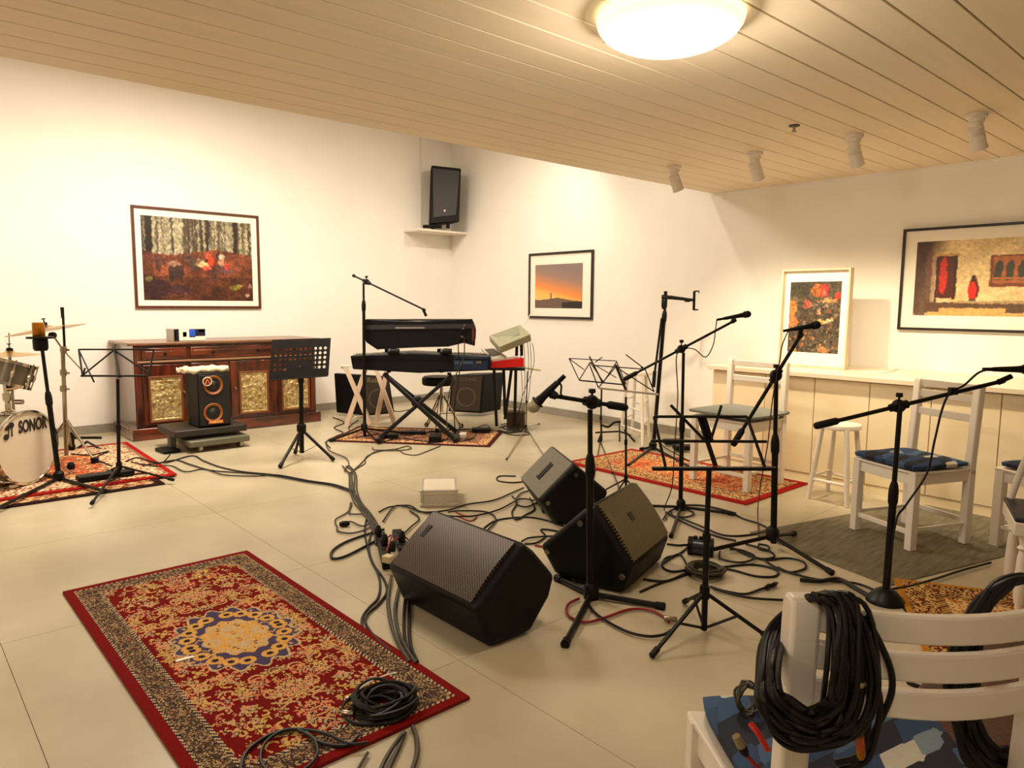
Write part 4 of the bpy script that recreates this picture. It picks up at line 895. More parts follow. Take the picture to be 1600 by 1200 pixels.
text('emblem', '*', .07, p, RT, (0, 0, 1), TAPE, sp)
G().tube([AT(661, 354, ref, -.05), AT(690, 354, ref, -.05)], .026, 8).build('mounting_foot', BLKM, sp); G().tube([AT(676, 352, ref, 0), AT(676, 358, ref, 0)], .03, 8).tube([AT(700, 347, ref, .05), AT(700, 357, ref, .05)], .03, 8).build('mounting_bracket', BLKM, sp)
x = WY(657, 300, YF).x; G().mm((x-.014, YF-.008, z0+.0), (x+.014, YF-.001, ZU-.02)).build('cable_trunking', WHITE, label='thin white cable trunking on the wall left of the corner speaker', cat='trunking', bevel=.003)
# ================================================================== KEYBOARD RIG
KB = F(655, 682)
def pbox(x0, y0, x1, y1, ref, dd, dep, g=None):
    a = AT(x0, y1, ref, dd); b = AT(x1, y1, ref, dd); c = AT(x0, y0, ref, dd); h = c.z-a.z; m_ = (a+b)/2+V((0, 0, h/2))+FH*dep/2
    return (g or G()).box(m_, ((b-a).length, dep, h), CR)
ks = thing('keyboard_stand', 'black crossed tube keyboard stand carrying the two keyboards', 'keyboard stand', (KB.x, KB.y, .012))
for dd in (0, .42):
    G().beam(AT(600, 584, KB, dd), F(712, 688, .04)+FH*dd, .045, .045, FH).build('cross_tube', BLKM, ks, bevel=.006)
    G().beam(AT(706, 586, KB, dd), F(592, 686, .04)+FH*dd, .04, .04, FH).build('cross_tube', BLKM, ks, bevel=.006)
G().lathe([(.05, -.04), (.065, -.03), (.065, .06), (.05, .07)], AT(652, 628, KB, 0), FH, 16).build('pivot', BLKM, ks)
for px in (592, 712): G().beam(F(px, 687, .045)-FH*.05, F(px, 687, .045)+FH*.5, .045, .045).build('foot_bar', BLKM, ks, bevel=.006)
for px in (604, 702): G().beam(AT(px, 584, KB, -.06), AT(px, 584, KB, .46), .045, .03).build('arm', BLKM, ks, bevel=.005)
for px in (608, 690):
    G().beam(AT(px, 582, KB, .40), AT(px-4, 545, KB, .34), .045, .03, FH).build('upper_arm', BLKM, ks, bevel=.006); G().beam(AT(px, 552, KB, -.04), AT(px, 548, KB, .4), .03, .04).build('upper_support', BLKM, ks, bevel=.005)
    G().lathe([(.03, 0), (.035, .03), (.03, .1)], AT(px+2, 549, KB, -.05), RT, 12).build('clamp', BLK, ks)
k1 = thing('keyboard', 'long black keyboard on the lower tier of the crossed stand', 'keyboard', AT(655, 580, KB))
DKP = mat('black lacquer', rgb(10, 7, 12), .4, spec=.25)
P = [AT(x, y_, KB, -.02) for x, y_ in ((547, 556), (640, 551), (765, 557), (768, 568), (764, 579), (655, 583), (551, 577))]
G().prism(P, FH*.42).build('body', DKP, k1, bevel=.012)
a, b = AT(551, 560, KB, -.03), AT(762, 562, KB, -.03); G().beam(a, b, .012, .006, FH).build('rear_trim', BLKM, k1)
pbox(709, 557, 762, 578, KB, -.028, .01).build('panel', mat('blue black panel', rgb(22, 36, 66), .3), k1, bevel=.003)
pbox(744, 564, 752, 568, KB, -.032, .004).build('badge', NICKEL, k1); 
g = G()
for k in range(11): pbox(711+k*2.6, 564, 712+k*2.6, 569, KB, -.031, .004, g)
g.build('jack', mat('pale print', rgb(90, 120, 150), .4), k1)
g = G()
for k in range(50): g.box(AT(553+k*4.2, 553, KB, .28)+V((0, 0, .01)), (.022, .13, .012), CR)
g.build('keys', PLAS, k1, kind='stuff')
k2 = thing('synthesizer', 'black synthesizer tilted on the upper tier, seen from behind', 'keyboard', AT(655, 548, KB))
P = [AT(x, y_, KB, -.03) for x, y_ in ((569, 499), (655, 502), (738, 498), (744, 516), (742, 541), (725, 536), (700, 542), (655, 543), (594, 546), (590, 547), (572, 535), (567, 515))]
P2 = [AT(x, y_, KB, .34) for x, y_ in ((574, 501), (655, 503), (734, 501), (739, 512), (738, 530), (722, 527), (698, 529), (655, 530), (596, 532), (592, 532), (576, 522), (571, 512))]
n = len(P); G().add(P+P2, [tuple(range(n)), tuple(range(2*n-1, n-1, -1))]+[(i, i+n, (i+1) % n+n, (i+1) % n) for i in range(n)]).build('body', DKP, k2, bevel=.008)
G().prism([AT(x, y_, KB, -.045) for x, y_ in ((570, 508), (738, 506), (740, 513), (570, 515))], FH*.02).build('rear_panel', mat('panel charcoal', rgb(44, 40, 44), .35), k2)
g = G()
for k in range(17): pbox(618+k*2.7, 511, 620+k*2.7, 513.5, KB, -.05, .004, g)
g.build('printed_mark', mat('print grey', rgb(150, 145, 140), .4), k2)
G().prism([AT(x, y_, KB, -.04) for x, y_ in ((737, 503), (741, 512), (741, 530), (738, 538))], FH*.38).build('end_cheek', mat('red brown cheek', rgb(96, 34, 18), .35), k2, bevel=.004)
for px, py in ((724, 513), (722, 526), (726, 508)): G().lathe([(.012, 0), (.012, -.03)], AT(px, py, KB, -.04), FH, 10).build('plug', NICKEL, k2)
g = G().prism([AT(572, 500, KB, -.03), AT(735, 500, KB, -.03), AT(731, 501.5, KB, .33), AT(576, 501.5, KB, .33)], V((0, 0, .012))); g.build('top_panel', mat('satin top', rgb(70, 66, 62), .3), k2, bevel=.003)
# white trestles
for lb, pts, dd in (('pale folding trestle with crossed legs, left one behind the boom stand', ((539, 572), (578, 664), (572, 574), (541, 668)), .1), ('pale folding trestle with crossed legs, right one behind the boom stand', ((586, 572), (616, 662), (606, 572), (588, 660)), .35)):
    A = F(560, 672)
    t = thing('folding_trestle', lb, 'trestle', F((pts[1][0]+pts[3][0])/2, 668), 0)
    for q in (0, .3):
        G().beam(AT(*pts[0], A, dd+q), AT(pts[1][0], pts[1][1]-q*18, A, dd+q), .05, .025, FH).build('crossed_leg', PINKW, t, bevel=.004)
        G().beam(AT(*pts[2], A, dd+q+.03), AT(pts[3][0], pts[3][1]-q*18, A, dd+q+.03), .05, .025, FH).build('crossed_leg', PINKW, t, bevel=.004)
    a_ = pts[0]; c_ = pts[2]
    G().beam(AT(a_[0]-6, 572, A, dd), AT(c_[0]+4, 573, A, dd), .03, .02).beam(AT(a_[0]-3, 574, A, dd), AT(a_[0]-3, 574, A, dd+.4), .05, .03).build('top_rail', mat('pale green top', rgb(206, 212, 188), .5), t, bevel=.003)
    G().beam(AT((pts[1][0]+pts[0][0])/2-4, 652, A, dd+.02), AT((pts[1][0]+pts[0][0])/2+14, 650, A, dd+.3), .03, .02).build('spreader', PINKW, t, bevel=.003)
# amps
def amp(label, ref, dd, face, side_dx, side_left, dep=.34):
    P = [AT(x, y_, ref, dd+(.0 if k in (2, 3) else .06)) for k, (x, y_) in enumerate(face)]; u = (P[1]-P[0]); n_ = u.cross(P[3]-P[0]).normalized(); n_ = n_ if n_.dot(FH) > 0 else -n_
    nb = (n_+RT*side_dx); c = (P[2]+P[3])/2; t = thing('keyboard_amplifier', label, 'amplifier', (c.x, c.y, 0))
    dz = min(P[2].z, P[3].z); 
    bk = V((nb.x, nb.y, 0))*dep
    Q = [p+bk for p in P]; G().add(P+Q, [(0, 1, 2, 3), (7, 6, 5, 4), (0, 4, 5, 1), (1, 5, 6, 2), (2, 6, 7, 3), (3, 7, 4, 0)]).build('cabinet', BLK, t, bevel=.012)
    def f(a_, b_): return P[0].lerp(P[1], a_).lerp(P[3].lerp(P[2], a_), b_)
    G().prism([f(.06, .04)-n_*.008, f(.94, .04)-n_*.008, f(.94, .95)-n_*.008, f(.06, .95)-n_*.008], n_*.01).build('grille_cloth', mat('brown black cloth', rgb(50, 38, 26), .9, var=.2, scale=200), t)
    G().rev([(.13, 0), (.12, -.004), (.11, 0)], f(.5, .6)-n_*.009, n_, 28).build('cone_ring', mat('cone hint', rgb(78, 62, 42), .8), t)
    x = (P[1]-P[0]).normalized(); yv = (P[0]-P[3]).normalized(); text('lettering', 'Roland', .085, f(.5, .13)-n_*.012, x, yv, NICKEL, t)
    return t
amp('black keyboard amplifier half hidden behind the pale trestles', F(590, 655), 0, ((567, 586), (608, 588), (617, 646), (571, 650)), -1.7, True, dep=.26)
amp('black keyboard amplifier right of the drum stool', F(730, 651), 0, ((706, 586), (757, 585), (752, 646), (700, 643)), .75, False)
# drum throne
B = F(690, 672); t = thing('drum_stool', 'black round drum stool with chrome legs behind the crossed stand', 'stool', B)
zt_ = AT(684, 588, B).z
G().rev([(0, 0), (.19, 0), (.20, .02), (.20, .08), (.18, .1), (0, .1)], V((B.x, B.y, zt_-.1))-RT*.03, n=32).build('seat', BLK, t, bevel=0)
G().tube([V((B.x, B.y, .22)), V((B.x, B.y, zt_-.1))], .022).build('column', CHROME, t)
for k in range(3):
    a_ = CR+.4+k*2.094; d = V((math.cos(a_), math.sin(a_), 0))
    for s in (-.02, .02):
        o_ = V((-d.y, d.x, 0))*s; lg = G().tube([V((B.x, B.y, .42))+d*.02+o_, V((B.x, B.y, .03))+d*.24+o_], .009).build('leg', CHROME, t)
    G().tube([V((B.x, B.y, .2)), V((B.x, B.y, .2))+d*.14], .007).build('leg_strut', CHROME, t); G().lathe([(.02, 0), (.026, .03), (.015, .05)], V((B.x, B.y, .013))+d*.25, (0, 0, 1), 10).build('rubber_foot', RUB, t)
# red synth and stand
RB_ = F(778, 678)
t = thing('synthesizer', 'bright red synthesizer on the black stand at the corner', 'keyboard', AT(792, 577, RB_))
P = [AT(x, y_, RB_, 0) for x, y_ in ((765, 565), (819, 559), (819, 573), (767, 576))]; G().prism(P, FH*.22-RT*.10).build('body', REDP, t, bevel=.006)
P = [AT(752, 548, RB_, .3), AT(773, 547, RB_, .3), AT(792, 561, RB_, .02), AT(766, 566, RB_, .02)]; G().prism(P, V((0, 0, .03))).build('control_panel', PLAS, t, bevel=.004)
P = [p+V((0, 0, .031)) for p in (AT(757, 550, RB_, .26), AT(770, 549, RB_, .26), AT(782, 557, RB_, .08), AT(769, 560, RB_, .08))]; G().prism(P, V((0, 0, .004))).build('dark_panel', mat('grey keys panel', rgb(96, 92, 80), .5), t)
st_ = thing('keyboard_stand', 'black stand with splayed legs under the red synthesizer', 'keyboard stand', RB_)
pbox(764, 575, 820, 579, RB_, -.0, .3).build('top_frame', BLKM, st_, bevel=.004)
for a, b in (((772, 578), (776, 666)), ((787, 578), (789, 648)), ((799, 578), (789, 655)), ((806, 578), (804, 664))): G().beam(AT(*a, RB_, .05), AT(*b, RB_, .05), .035, .03, FH).build('leg', BLKM, st_, bevel=.004)
for a, b in (((807, 556), (808, 530)), ((815, 556), (815, 528))): G().beam(AT(*a, RB_, .12), AT(*b, RB_, .12), .035, .03, FH).build('upright', BLKM, st_, bevel=.004)
t = thing('sampler', 'tilted grey electronic controller on the top tier above the red synthesizer', 'keyboard', AT(800, 545, RB_))
P = [AT(x, y_, RB_, d) for x, y_, d in ((764, 524, .2), (813, 507, .35), (829, 522, .0), (780, 542, -.1))]; n_ = (P[1]-P[0]).cross(P[3]-P[0]).normalized(); n_ = n_ if n_.z > 0 else -n_
G().prism(P, -n_*.09).build('body', mat('olive grey shell', rgb(150, 148, 122), .5, var=.05), t, bevel=.008)
q = [P[0].lerp(P[2], .08), P[1].lerp(P[3], .08), P[2].lerp(P[0], .25), P[3].lerp(P[1], .25)]; G().prism([v+n_*.002 for v in q], n_*.004).build('panel', mat('olive grey panel', rgb(132, 132, 108), .45), t)
G().tube([AT(819, 507, RB_, .3), AT(832, 486, RB_, .3)], .006, 6).build('desk_lamp', mat('pale rod', rgb(230, 220, 200), .4), label='short pale rod lamp sticking up from the grey controller', cat='lamp')
G().box(F(806, 655, .12), (.22, .2, .2), CR).build('equipment_box', mat('dark brown box', rgb(74, 58, 46), .7), label='small brown box on the floor under the red synthesizer', cat='box', bevel=.008)
for k, (a, b) in enumerate(((812, 812), (818, 815), (824, 818), (828, 822), (832, 812))):
    cable(('leftmost', 'second', 'middle', 'fourth', 'rightmost')[k]+' thin cable hanging from the grey controller down to the floor', [AT(a, 528+k*2, RB_, .05), AT(a+2, 570, RB_, .04+.02*k), AT(b+4, 620, RB_, .05), AT(b-4, 655, RB_, .05), F(b-10, 668, .02)], .0035, [CBL, CBLG][k % 2], group='cables hanging beside the red synthesizer')
# pedals & boxes on keyboard rug
for lb, x, y_, w, d, h, m in (('small black volume pedal in the middle of the keyboard rug', 680, 684, .12, .2, .07, BLK), ('black footswitch left of the middle on the keyboard rug', 612, 681, .14, .1, .05, BLK), ('silver effect pedal at the right of the keyboard rug', 722, 680, .1, .14, .05, SILV), ('dark flat pedal at the far right of the keyboard rug', 752, 672, .22, .12, .05, BLK), ('low power strip lying across the keyboard rug', 645, 676, .3, .05, .04, BLK)):
    G().box(F(x, y_, .0125+h/2+.0), (w, d, h), CR).build('foot_pedal', m, label=lb, cat='pedal', bevel=.006)

zk = .018
for k, (nm, pts) in enumerate((('cable zigzagging on the floor left of the keyboard rug', [(520, 652), (538, 660), (522, 668), (536, 676), (524, 682), (510, 690), (516, 700)]), ('thin cable from the left amplifier to the keyboard rug', [(560, 656), (545, 668), (556, 676), (580, 674, zk), (600, 682, zk)]),
    ('cable snaking along the front of the keyboard rug', [(600, 690, zk), (625, 684, zk), (650, 688, zk), (676, 690, zk), (700, 686, zk), (722, 689, zk), (742, 685, zk)]), ('cable curling round the small volume pedal', [(660, 680, zk), (672, 674, zk), (692, 676, zk), (700, 682, zk), (690, 690, zk), (668, 692, zk)]),
    ('cable curling round the silver effect pedal', [(705, 680, zk), (716, 674, zk), (736, 674, zk), (744, 680, zk), (730, 686, zk), (712, 684, zk), (700, 676, zk)]), ('long cable crossing the keyboard rug from left to right', [(556, 684, zk), (590, 678, zk), (630, 681, zk), (664, 676, zk), (700, 672, zk), (735, 670, zk), (764, 672, zk)]),
    ('cable looping at the right end of the keyboard rug', [(745, 668, zk), (760, 664, zk), (770, 672), (790, 676), (810, 672), (800, 666), (780, 668)]), ('cable pile strand under the red synthesizer', [(782, 664), (800, 660), (820, 664), (815, 672), (795, 672), (785, 666), (805, 663), (822, 668)]), ('second cable pile strand under the red synthesizer', [(778, 672), (798, 676), (818, 674), (828, 678), (806, 680), (786, 676)]),
    ('cable hanging down from the upper synthesizer', [AT(722, 513, KB, -.05), AT(716, 540, KB, -.06), AT(718, 580, KB, -.06), AT(710, 640, KB, -.05), (712, 680, zk)]), ('second cable hanging down from the upper synthesizer', [AT(725, 526, KB, -.05), AT(724, 560, KB, -.07), AT(704, 605, KB, -.06), AT(698, 650, KB, -.05), (700, 684, zk)]),
    ('cable running along the baseboard behind the left amplifier', [(640, 640), (622, 643), (606, 640), (590, 646), (575, 642)]))):
    cable(nm, pts, .006, [CBL, CBLG, CBL][k % 3])
G().tube([F(718, 676, .02), F(718, 676, .02)+V((0, 0, .12))], .006).build('upright_rod', BLKM, label='thin short rod standing on the keyboard rug by the silver pedal', cat='rod')
# ================================================================== DRUM KIT
ZD = .026
BD = F(45, 757, ZD); bc = AT(43, 699, BD); nrm = (-FH*math.cos(math.radians(80))+RT*math.sin(math.radians(80))).normalized()
Rb = bc.z-ZD-.01; 
t = thing('bass_drum', 'bass drum with white front head at the left edge', 'drum', (bc.x, bc.y, ZD))
up_ = V((0, 0, 1)); xd = up_.cross(nrm).normalized()
G().rev([(Rb*.96, 0), (Rb*.96, -.42)], bc, nrm, 48).build('shell', mat('silver shell', rgb(150, 140, 118), .25, metal=.7), t)
G().rev([(Rb*1.0, -.03), (Rb*1.02, .0), (Rb*1.02, .012), (Rb*.965, .016), (Rb*.95, .004)], bc, nrm, 56).build('front_hoop', CHROME, t)
G().rev([(Rb*1.0, -.40), (Rb*1.02, -.41), (Rb*1.02, -.44), (Rb*.96, -.44)], bc, nrm, 56).build('rear_hoop', CHROME, t)
hd = G().rev([(0, .004), (Rb*.96, .004)], bc, nrm, 56).build('drum_head', DRUMW, t)
for k in range(8):
    a_ = k*math.pi/4+.3; p = bc+xd*math.cos(a_)*Rb*.99+up_*math.sin(a_)*Rb*.99
    G().tube([p-nrm*.11, p+nrm*.01], .008, 8).lathe([(.014, -.16), (.018, -.13), (.014, -.1)], p, nrm, 8).build('lug', CHROME, t)
text('lettering', 'SONOR', .135, bc+nrm*.008+up_*Rb*.58+xd*Rb*.20, xd, up_+xd*.05, mat('ink', rgb(34, 26, 26), .5), hd, ext=.001, sx=.58)
INK = MATS['ink']; o_ = bc+nrm*.008+up_*Rb*.52-xd*Rb*.56
for dx_, dz_, r_ in ((-.03, -.035, .024), (.03, -.02, .0), (-.02, .035, .02), (.022, .05, .024)):
    if r_: G().rev([(0, .002), (r_, .002), (r_, 0)], o_+xd*dx_+up_*dz_, nrm, 16).build('emblem', INK, hd)
G().tube([o_+xd*-.01+up_*-.035+nrm*.001, o_+xd*.0+up_*.05+nrm*.001], .004, 6).tube([o_+xd*.022+up_*-.04+nrm*.001, o_+xd*.026+up_*.05+nrm*.001], .004, 6).build('emblem', INK, hd)
for s in (-1, 1):
    p = bc+xd*s*Rb*.8-up_*Rb*.45-nrm*.06; G().tube([p, V((p.x, p.y, ZD+.012))+xd*s*.15+nrm*.1], .009).build('spur', CHROME, t)
G().box(V((bc.x, bc.y, ZD+.02))-nrm*.02-xd*.13, (.06, .03, .02), math.atan2(xd.y, xd.x)).build('hoop_clamp', PLAS, t)
# toms
tt = AT(14, 583, BD, .12)
t = thing('tom_drum', 'small chrome rimmed tom drum mounted above the bass drum', 'drum', tt)
tn = (V((0, 0, 1))+RT*.22+FH*.28).normalized()
G().rev([(.165, -.085), (.165, .085)], tt, tn, 40).build('shell', mat('silver drum wrap', rgb(120, 112, 96), .3, metal=.6), t)
G().rev([(.165, .10), (.18, .10), (.182, .075), (.17, .075)], tt, tn, 40).build('rim', CHROME, t); G().rev([(.165, -.10), (.18, -.10), (.182, -.075), (.17, -.075)], tt, tn, 40).build('rim', CHROME, t)
G().rev([(0, .09), (.168, .09)], tt, tn, 40).build('drum_head', DRUMW, t)
xx = V((1, 0, 0)).cross(tn).normalized(); yy = tn.cross(xx)
for k in range(8):
    a_ = k*math.pi/4; p = tt+(xx*math.cos(a_)+yy*math.sin(a_))*.18; G().tube([p-tn*.1, p+tn*.11], .006, 6).lathe([(.012, -.03), (.017, 0), (.012, .03)], p-(p-tt).normalized()*.006, tn, 8).build('lug', CHROME, t)
t2 = thing('tom_holder', 'chrome tom holder rising from the bass drum', 'drum hardware', V((tt.x, tt.y, 0))+FH*.0)
pb = AT(14, 648, BD, .1)
G().tube([pb, tt-tn*.09], .02).build('tube', CHROME, t2); G().lathe([(.035, -.03), (.04, .03)], AT(12, 620, BD, .1), (0, 0, 1), 12).build('clamp', CHROME, t2); G().tube([AT(12, 608, BD, .1), AT(42, 600, BD, .1)], .02).build('arm', CHROME, t2)
G().lathe([(.07, -.01), (.07, .015), (.04, .03)], AT(10, 646, BD, .08), (0, 0, 1), 20).build('mounting_plate', CHROME, t2); G().lathe([(.02, -.03), (.02, .03)], AT(30, 628, BD, .08), RT, 10).build('wing_nut', CHROME, t2)
# cymbal stand
CB = F(104, 715, ZD); t = thing('cymbal_stand', 'chrome boom stand carrying the tilted crash cymbal', 'stand', (CB.x, CB.y, ZD))
G().tube([V((CB.x, CB.y, ZD+.02)), AT(98, 548, CB)], .018).build('column', NICKEL, t)
for py in (607, 582, 546): G().lathe([(.026, -.03), (.03, 0), (.026, .03)], AT(99, py, CB), (0, 0, 1), 12).tube([AT(99, py, CB), AT(108, py+1, CB)], .01, 6).build('clamp', NICKEL, t)
G().tube([AT(128, 578, CB), AT(98, 546, CB), AT(80, 520, CB)], .0085).build('boom_arm', NICKEL, t); G().lathe([(.03, -.02), (.03, .02)], AT(82, 524, CB), FH, 12).build('tilter', BLKM, t)
for a, b in (((104, 655), (148, 720)), ((104, 655), (70, 700)), ((104, 660), (112, 700))):
    lg = G().tube([AT(*a, CB), F(b[0], b[1], ZD+.02)], .011).tube([AT(a[0], a[1]+8, CB), F(b[0], b[1], ZD+.02).lerp(AT(*a, CB), .25)], .008).build('leg', NICKEL, t); G().lathe([(.03, -.02), (.035, .03)], F(b[0], b[1], ZD+.02), (0, 0, 1), 10).build('rubber_foot', RUB, lg)
G().tube([AT(98, 482, CB, .0), AT(101, 545, CB)], .011).build('spare_rod', BLKM, t); G().tube([AT(97, 480, CB), AT(98, 497, CB)], [.016, .013]).build('rod_tip', RUB, t)
def cymbal(label, c, n_, R_):
    t = thing('cymbal', label, 'cymbal', c); G().rev([(0, .035), (R_*.12, .03), (R_*.2, .012), (R_*.6, .004), (R_, -.012), (R_*.6, .001), (R_*.2, .008), (0, .03)], c, n_, 48).build('plate', CYM, t)
    G().lathe([(.02, .03), (.022, .06)], c, n_, 10).build('felt', RUB, t); G().lathe([(.006, .06), (.006, .09), (.018, .092), (.018, .1)], c, n_, 8).build('wing_nut', BLKM, t); return t
cymbal('thin bronze crash cymbal tilted over the bass drum', AT(72, 514, CB), (V((0, 0, 1))-RT*.19-FH*.03).normalized(), .33)
HH = AT(15, 553, CB, .25); HB_ = V((HH.x, HH.y, ZD))
t = thing('hi_hat_stand', 'chrome hi hat stand behind the tom at the left edge', 'stand', HB_)
G().tube([HB_+V((0, 0, .02)), HH], .014).build('column', NICKEL, t); G().tube([HH, AT(14, 520, CB, .25)], .006).build('rod', NICKEL, t); G().lathe([(.03, -.015), (.03, .015)], AT(15, 547, CB, .25), (0, 0, 1), 12).build('clutch', BLKM, t)
for k in range(3):
    a_ = k*2.09+1; G().tube([HB_+V((0, 0, .3)), HB_+V((math.cos(a_)*.28, math.sin(a_)*.28, .02))], .01).build('leg', NICKEL, t)
c_ = cymbal('pair of hi hat cymbals at the left edge behind the tom', HH, V((0, 0, 1)), .27); G().rev([(.03, -.03), (.14, -.024), (.27, -.012), (.14, -.02)], HH, (0, 0, 1), 40).build('bottom_plate', CYM, c_)
# hi-hat type pedal / second low stand behind the cymbal stand
B = F(112, 702, ZD); t = thing('drum_hardware_stand', 'low black tripod hardware behind the cymbal stand', 'stand', (B.x, B.y, ZD))
G().tube([B+V((0, 0, .02)), AT(112, 675, B)], .026).build('column', BLKM, t); G().tube([AT(112, 684, B), AT(158, 684, B, .3)], .014).build('leg', BLKM, t); G().tube([AT(113, 706, B), AT(136, 690, B, .2)], .012).build('leg', BLKM, t); G().tube([AT(136, 690, B, .2), AT(176, 712, B, -.1)], .01).build('leg', BLKM, t)
G().box(F(165, 742, ZD+.03), (.42, .12, .04), CR+.75).build('foot_pedal', BLK, label='long black pedal board beside the thin music stand on the drum rug', cat='pedal', bevel=.008)
G().lathe([(.03, 0), (.035, .03), (.02, .06)], F(111, 733, ZD), (0, 0, 1), 12).build('rubber_foot', RUB, label='small black rubber foot on the drum rug', cat='drum hardware')
cable('thin cable crossing the drum rug behind the bass drum', [(112, 709, ZD+.006), (140, 711, ZD+.006), (170, 705, ZD+.006), (150, 716, ZD+.006), (175, 728, ZD+.006)], .006)

# ================================================================== CASE, STRIPS, COILS AND CABLES
a, b, c_ = V((3.03, 4.43, 0)), V((3.14, 4.11, 0)), V((3.41, 4.74, 0))
A0 = F(659, 792); B0 = F(711, 795); u = B0-A0; u.z = 0; w = ray(690, 780); w.z = 0; w.normalize(); u = V((w.y, -w.x, 0))*u.length
hz = AT(659, 767, A0).z; dp = (F(683, 748, hz)-F(685, 767, hz)).dot(FH)
t = thing('flight_case', 'small silver aluminium case alone on the floor behind the near monitor', 'case', A0); rzc = math.atan2(u.y, u.x); cc = A0+u/2+w*dp/2
G().box(cc+V((0, 0, hz*.36)), (u.length, dp, hz*.72), rzc).build('lower_shell', SILV, t, bevel=.003); G().box(cc+V((0, 0, hz*.87)), (u.length, dp, hz*.26), rzc).build('lid', mat('bright lid', rgb(232, 222, 202), .4, metal=.2), t, bevel=.003)
g = G()
for s in (-1, 1):
    for q in (-1, 1): g.box(cc+u.normalized()*s*u.length/2+w*q*dp/2+V((0, 0, hz/2)), (.02, .02, hz+.006), rzc)
for z_ in (.01, hz-.004):
    for q in (-1, 1): g.box(cc+w*q*dp/2+V((0, 0, z_)), (u.length, .018, .018), rzc); g.box(cc+u.normalized()*q*u.length/2+V((0, 0, z_)), (.018, dp, .018), rzc)
g.build('edge_profile', ALU, t, bevel=.002)
for s in (-1, 1):
    G().box(cc+u.normalized()*s*(u.length/2+.004)+V((0, 0, hz*.72)), (.012, .04, .05), rzc).build('latch', BLKM, t, bevel=.002)
    for z_ in (.015, hz): G().box(cc+u.normalized()*s*u.length/2-w*dp/2+V((0, 0, z_)), (.03, .03, .024), rzc).build('corner', ALU, t, bevel=.006)
# power strips
def strip(label, p0, p1, h=.05, w=.06, n=4, sm=BLK):
    a = F(*p0); b = F(*p1); t = thing('power_strip', label, 'power strip', (a+b)/2); z = V((0, 0, h/2)); d = (b-a)
    G().beam(a+z, b+z, w, h).build('housing', sm, t, bevel=.006)
    for k in range(n): q = a+d*((k+.5)/n)+V((0, 0, h)); G().lathe([(.019, 0), (.019, .003), (.015, .003)], q, (0, 0, 1), 14).build('socket', BLKM, t)
    return t
s1 = strip('black power strip crowded with plugs left of the near monitor', (594, 842), (606, 890)); s2 = strip('second black power strip beside the near monitor', (620, 838), (632, 868), n=3)
a = F(607, 873, .075); G().box(a, (.05, .06, .04), .3).build('mains_plug', mat('beige plug', rgb(196, 180, 140), .5), label='beige mains plug in the power strip left of the near monitor', cat='plug', bevel=.005)
for k, (x, y_) in enumerate(((590, 836), (600, 850), (612, 862), (627, 845))): G().lathe([(.02, 0), (.024, .02), (.02, .04), (.01, .06)], F(x, y_, .055), (.2, .1, 1), 12).build('mains_plug', BLK, label=('farthest', 'second farthest', 'nearest', 'right hand')[k]+' of the four black mains plugs in the power strips by the near monitor', cat='plug', group='mains plugs left of the near monitor')
cable('red cable curling over the power strips left of the near monitor', [(603, 842, .06), (612, 836, .08), (608, 850, .07), (604, 862, .08), (612, 846, .09), (630, 838, .07), (640, 846, .03)], .005, CBLR)
M = 'Multi'
# bundle from the keyboards to the power strips
CG = 'cables running from the keyboards to the power strips'
def off(pts, dx, dy, w=0): return [(x+dx+w*math.sin(i*1.3), y+dy) for i, (x, y) in enumerate(pts)]
trunk = [(548, 740), (551, 765), (562, 785), (575, 800), (582, 815), (587, 832), (592, 850)]
l1 = [(508, 690), (514, 703), (528, 710), (541, 716), (545, 726), (538, 735)]
l2 = [(688, 697), (665, 706), (650, 711), (632, 709), (618, 702), (590, 706), (572, 714), (570, 724), (556, 733)]
l3 = [(582, 699), (586, 703), (616, 702), (636, 697), (642, 701), (622, 704), (590, 705), (575, 713), (560, 728), (548, 738)]
for lb, p in (('cable leaving the left end of the keyboard rug', l1+off(trunk, 0, 0)), ('cable leaving the front of the keyboard rug', l2+off(trunk, 2, 0)), ('cable with a loose loop in front of the keyboard rug', l3+off(trunk, -2, 2))): cable('thin '+lb+' and joining the trunk', p, .0055, CBLG)
for k, (dx, w) in enumerate(((-6, 3), (5, 3), (0, 5))): cable(('left', 'right', 'middle')[k]+' strand of the cable trunk leading down to the power strips', off([(541, 728)]+trunk, dx, 0, w), .0065, CBLG, group=CG)
# drums to trunk
dm = [(272, 708), (300, 712), (318, 720), (345, 730), (380, 737), (430, 742), (480, 751), (520, 757), (552, 768)]
cable('cable from the thin music stand leg across the open floor', [(197, 721, ZD+.008), (215, 715, ZD+.008), (240, 722, ZD+.008), (262, 722)]+dm[1:], .0065)
cable('second cable running from the drum rug across the open floor', [(222, 727, ZD+.008), (245, 724, ZD+.008), (275, 719), (298, 726), (330, 735)]+off(dm[4:], 0, 2), .0065)
cable('third cable bowing out from the drum rug across the open floor', [(205, 722, ZD+.008), (240, 728, ZD+.008), (268, 728), (290, 737), (320, 733), (350, 742), (400, 744)]+off(dm[5:], 3, 0), .0055)
cable('short cable from the trolley down to the drum cables', [(268, 706), (262, 715), (255, 722)], .005)
